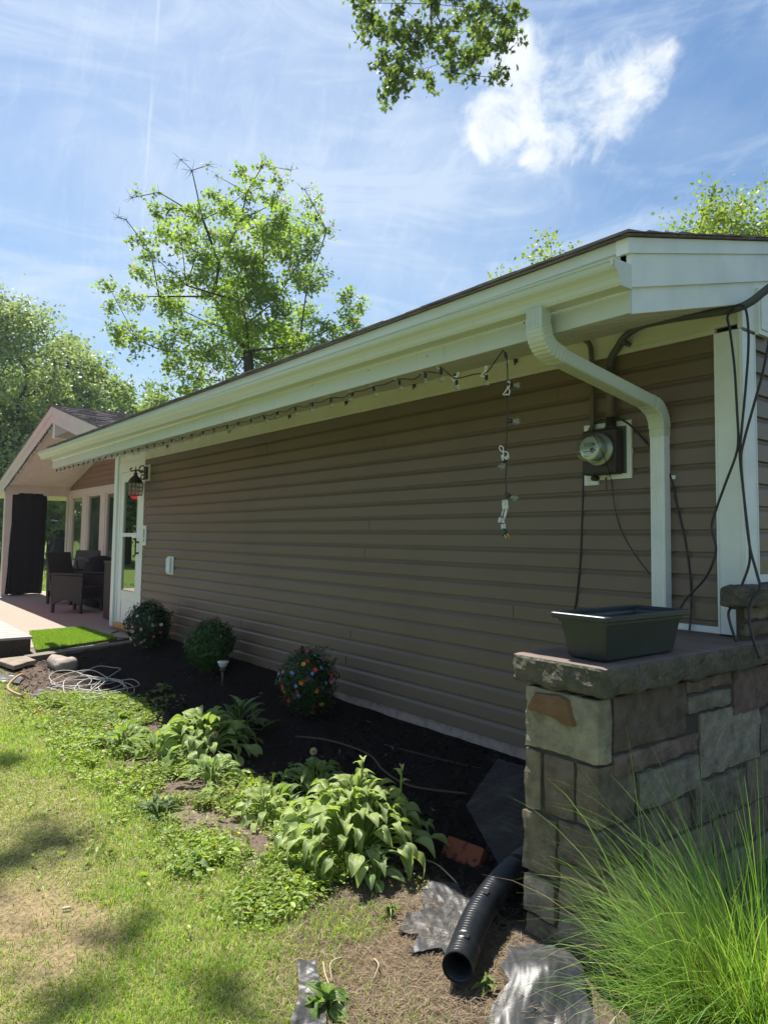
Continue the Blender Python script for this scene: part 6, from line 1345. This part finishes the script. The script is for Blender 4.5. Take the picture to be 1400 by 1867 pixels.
# ---- round artificial shrubs
FPET = []
def flower_mesh():
    m = MB(); n = 5
    for i in range(n):
        a = 2*PI*i/n; d = Vector((math.cos(a), math.sin(a), 0)); s = Vector((-d.y, d.x, 0)); m.add([(0, 0, 0), tuple(d*.55+s*.42+Vector((0, 0, .18))), tuple(d*1.05+Vector((0, 0, .22))), tuple(d*.55-s*.42+Vector((0, 0, .18)))], [(0, 1, 2, 3)], mi=0)
    m.lathe((0, 0, .05), [(.2, 0), (.16, .1), (.02, .14)], 6, mi=1); return m
def ball_shrub(name, label, x, y, rx, rz, zc, nleaf, lsize, cols, seed, flowers=0, fcols=(), stem=True, fsz=.017):
    rng = np.random.default_rng(seed); z0 = hz(x, y); T = empty(name, (x, y, z0), label=label, cat='shrub', group='round shrubs along the wall')
    c = np.array([x, y, z0+zc]); n = nleaf; d = norm(rng.normal(size=(n, 3))); nn = np.array([mnoise.noise(Vector((v*2.3+seed).tolist())) for v in d]); nf = np.array([mnoise.noise(Vector((v*6+seed).tolist())) for v in d]); rr_ = (1+.34*nn+.26*nf)*rng.uniform(.45, 1.12, n)**.45
    P = c+d*np.array([rx, rx, rz])*rr_[:, None]; P[:, 1] = np.minimum(P[:, 1], -.025); P[:, 2] = np.maximum(P[:, 2], z0+.02); X, Y, Z = rand_frames(n, .1, rng=rng); Z = norm(Z*.6+d); X = norm(np.cross(rng.normal(size=(n, 3)), Z)); Y = np.cross(Z, X)
    V, fs, lp = scatter(LEAFT, LEAFF, P, X, Y, Z, lsize*rng.uniform(.6, 1.3, n)); t = rng.random((n, 1)); cc = np.array(cols[0])*(1-t)+np.array(cols[1])*t
    link('foliage', np_mesh('foliage', V, fs, lp, np.repeat(cc, len(LEAFT), 0)), leaf_mat('plastic_leaf', .15, .4), T)
    s = MB(); s.tube([(x, y, z0-.03), (x+.005, y, z0+zc*.6)], .016, 8)
    for k in range(22):
        v = Vector(norm(rng.normal(size=3)).tolist()); v.z = abs(v.z)*.6; q = Vector(c.tolist())+Vector((v.x*rx*.8, v.y*rx*.8, v.z*rz*.8)); q.y = min(q.y, -.03); s.tube([(x, y, z0+zc*.5), q], [.005, .002], 4, caps=False)
    s.obj('stem', BARK, T)
    if flowers:
        fm = []; cm = mat('flower_centre', (.5, .32, .03), .7)
        for fc in fcols:
            key = 'petal_%d_%d_%d' % tuple(int(q*99) for q in fc); m = D.materials.get(key) or mat(key, fc, .6); me = flower_mesh().mesh('flower'); me.materials.append(m); me.materials.append(cm); fm.append(me)
        cv = CAM-Vector(c.tolist()); cv.normalize(); k = 0
        while k < flowers:
            v = norm(rng.normal(size=3)); 
            if v[1] > .35: continue
            q = c+v*np.array([rx, rx, rz])*rng.uniform(1.0, 1.12)
            if q[1] > -.03 or q[2] < z0+.03: continue
            o = D.objects.new('flower', fm[k % len(fm)]); COL.objects.link(o); o.parent = T; o.matrix_parent_inverse = Matrix.Translation(-T.location); o.location = q; o.scale = (fsz*rng.uniform(.8, 1.2),)*3
            o.rotation_euler = (Vector(v.tolist())+Vector(rng.normal(0, .3, 3).tolist())).to_track_quat('Z', 'Y').to_euler(); k += 1
    return T
RED, ORG, YEL, BLU, PNK, WHT, PUR, MAG = (.50, .03, .025), (.60, .16, .03), (.60, .42, .04), (.16, .24, .62), (.60, .25, .27), (.6, .55, .5), (.25, .16, .5), (.35, .02, .10)
ball_shrub('flowering_shrub', 'round dark shrub dotted with red, blue and yellow flowers in the bed', -3.28, -.42, .215, .24, .28, 7500, .022, ((.012, .045, .014), (.035, .085, .028)), 201, 62, (RED, BLU, ORG, YEL, PNK, RED, BLU, MAG), fsz=.020)
ball_shrub('clipped_shrub', 'plain green round shrub between the two flowering ones', -5.22, -.36, .235, .25, .30, 6500, .028, ((.012, .055, .010), (.05, .12, .02)), 202)
ball_shrub('flowering_shrub', 'round dark shrub with small pale pink flowers beside the white door', -7.05, -.33, .255, .26, .31, 7000, .032, ((.014, .042, .018), (.035, .075, .032)), 203, 42, (PNK, WHT, RED, WHT, (.5, .35, .3)), fsz=.024)
# ---- ornamental grass clump at the right
def ornamental():
    rng = np.random.default_rng(301); T = empty('ornamental_grass', (.62, -1.42, -.3), label='tall fine bladed bright green ornamental grass in front of the stone wall', cat='grass clump')
    n = 6500; segs = 9; c = np.array([.70, -1.42]); a = rng.uniform(0, 2*PI, n); r0_ = np.abs(rng.normal(0, .10, n)); bx = c[0]+np.cos(a)*r0_*1.5; by = c[1]+np.sin(a)*r0_
    d = np.stack([np.cos(a), np.sin(a)], 1)+rng.normal(0, .9, (n, 2)); d = norm(d); Ln = rng.uniform(.30, .78, n)*np.where(rng.random(n) < .12, 1.4, 1); up0 = rng.uniform(1.18, 1.57, n); droop = rng.uniform(.25, 1.7, n)*np.where(rng.random(n) < .25, 1.5, 1)
    lv = []; pos = np.stack([bx, by, np.full(n, -.30)], 1); th = np.clip(up0, 0, 1.5); w0 = rng.uniform(.0024, .0058, n); tw = rng.uniform(-.6, .6, n)
    for k in range(segs+1):
        t = k/segs; s = np.stack([-d[:, 1], d[:, 0], tw*.4], 1); s = norm(s); ww = (w0*(1-t**1.6)+.0003)[:, None]*.5; lv += [pos-s*ww, pos+s*ww]
        ang = th-droop*t**1.5*1.15; step = (Ln/segs)[:, None]; pos = pos+step*np.concatenate([d*np.cos(ang)[:, None], np.sin(ang)[:, None]], 1)
        pos[:, 0] = np.where((pos[:, 1] > -1.32) & (pos[:, 0] < .09), .09+.02*rng.random(n), pos[:, 0]); pos[:, 2] = np.maximum(pos[:, 2], -.29)
    V = np.stack(lv, 1); k = V.shape[1]; F = [(2*i, 2*i+1, 2*i+3, 2*i+2) for i in range(segs)]; fl = np.array(F).ravel(); lp = (fl[None]+(np.arange(n)*k)[:, None]).ravel()
    t = rng.random((n, 1)); t = t**1.3; col = np.array([.07, .165, .03])*(1-t)+np.array([.25, .39, .075])*t; dry = rng.random(n) < .07; col[dry] = (.28, .24, .13)
    link('blades', np_mesh('blades', V.reshape(-1, 3), np.full(n*segs, 4), lp, np.repeat(col, k, 0), True), leaf_mat('ornamental_blade', .35, .4), T)
ornamental()
# ---- summer haze
mb = MB(); mb.box(-90, 40, -45, 75, -1.6, 24.5)
hm = D.materials.new('haze_air'); hm.use_nodes = True; hn = hm.node_tree.nodes
for n_ in list(hn):
    if n_.type != 'OUTPUT_MATERIAL': hn.remove(n_)
pv = hn.new('ShaderNodeVolumePrincipled'); pv.inputs['Density'].default_value = .0005; pv.inputs['Color'].default_value = (.86, .92, 1, 1); pv.inputs['Anisotropy'].default_value = .3
hm.node_tree.links.new(pv.outputs[0], hn['Material Output'].inputs['Volume']); mb.obj('haze', hm, kind='stuff')
# ---- loose sticks and stems
rs = random.Random(44)
for i, (x0, y0, x1, y1, lb) in enumerate(((-1.36, -1.98, -1.12, -1.97, 'pale curved stick left of the largest hosta tuft'), (-1.18, -1.90, -1.03, -1.90, 'short pale stick standing beside the grass tuft'), (-.62, -2.02, -.34, -2.12, 'long bare stem lying over the fabric strip'), (-.60, -1.95, -.50, -2.06, 'thin twig in the thatch left of the pipe'), (-.70, -1.25, -.95, -1.22, 'straw stem lying in front of the red brick'), (-.52, -1.86, -.42, -1.94, 'short tan twig near the pipe mouth'))):
    a, b = Vector((x0, y0, hz(x0, y0)+.012)), Vector((x1, y1, hz(x1, y1)+.014)); m_ = a.lerp(b, .5)+Vector((rs.uniform(-.02, .02), rs.uniform(-.02, .02), .02))
    mb = MB(); mb.tube(smooth_path([a, m_, b], 5), [.0030]*6+[.0024]*5, 6); mb.obj('dry_twig', M.setdefault('twig', mat('dry_twig', (.38, .31, .21), .8)), label=lb, cat='twig', group='dry twigs on the ground')
mb = MB(); mb.tube([(-1.60, -2.68, hz(-1.6, -2.68)+.012), (-1.585, -2.65, hz(-1.6, -2.65)+.014)], .006, 8); mb.obj('wood_chip', mat('pale_chip', (.6, .52, .38), .8), label='single pale wood chip lying on the dry lawn patch', cat='wood chip')
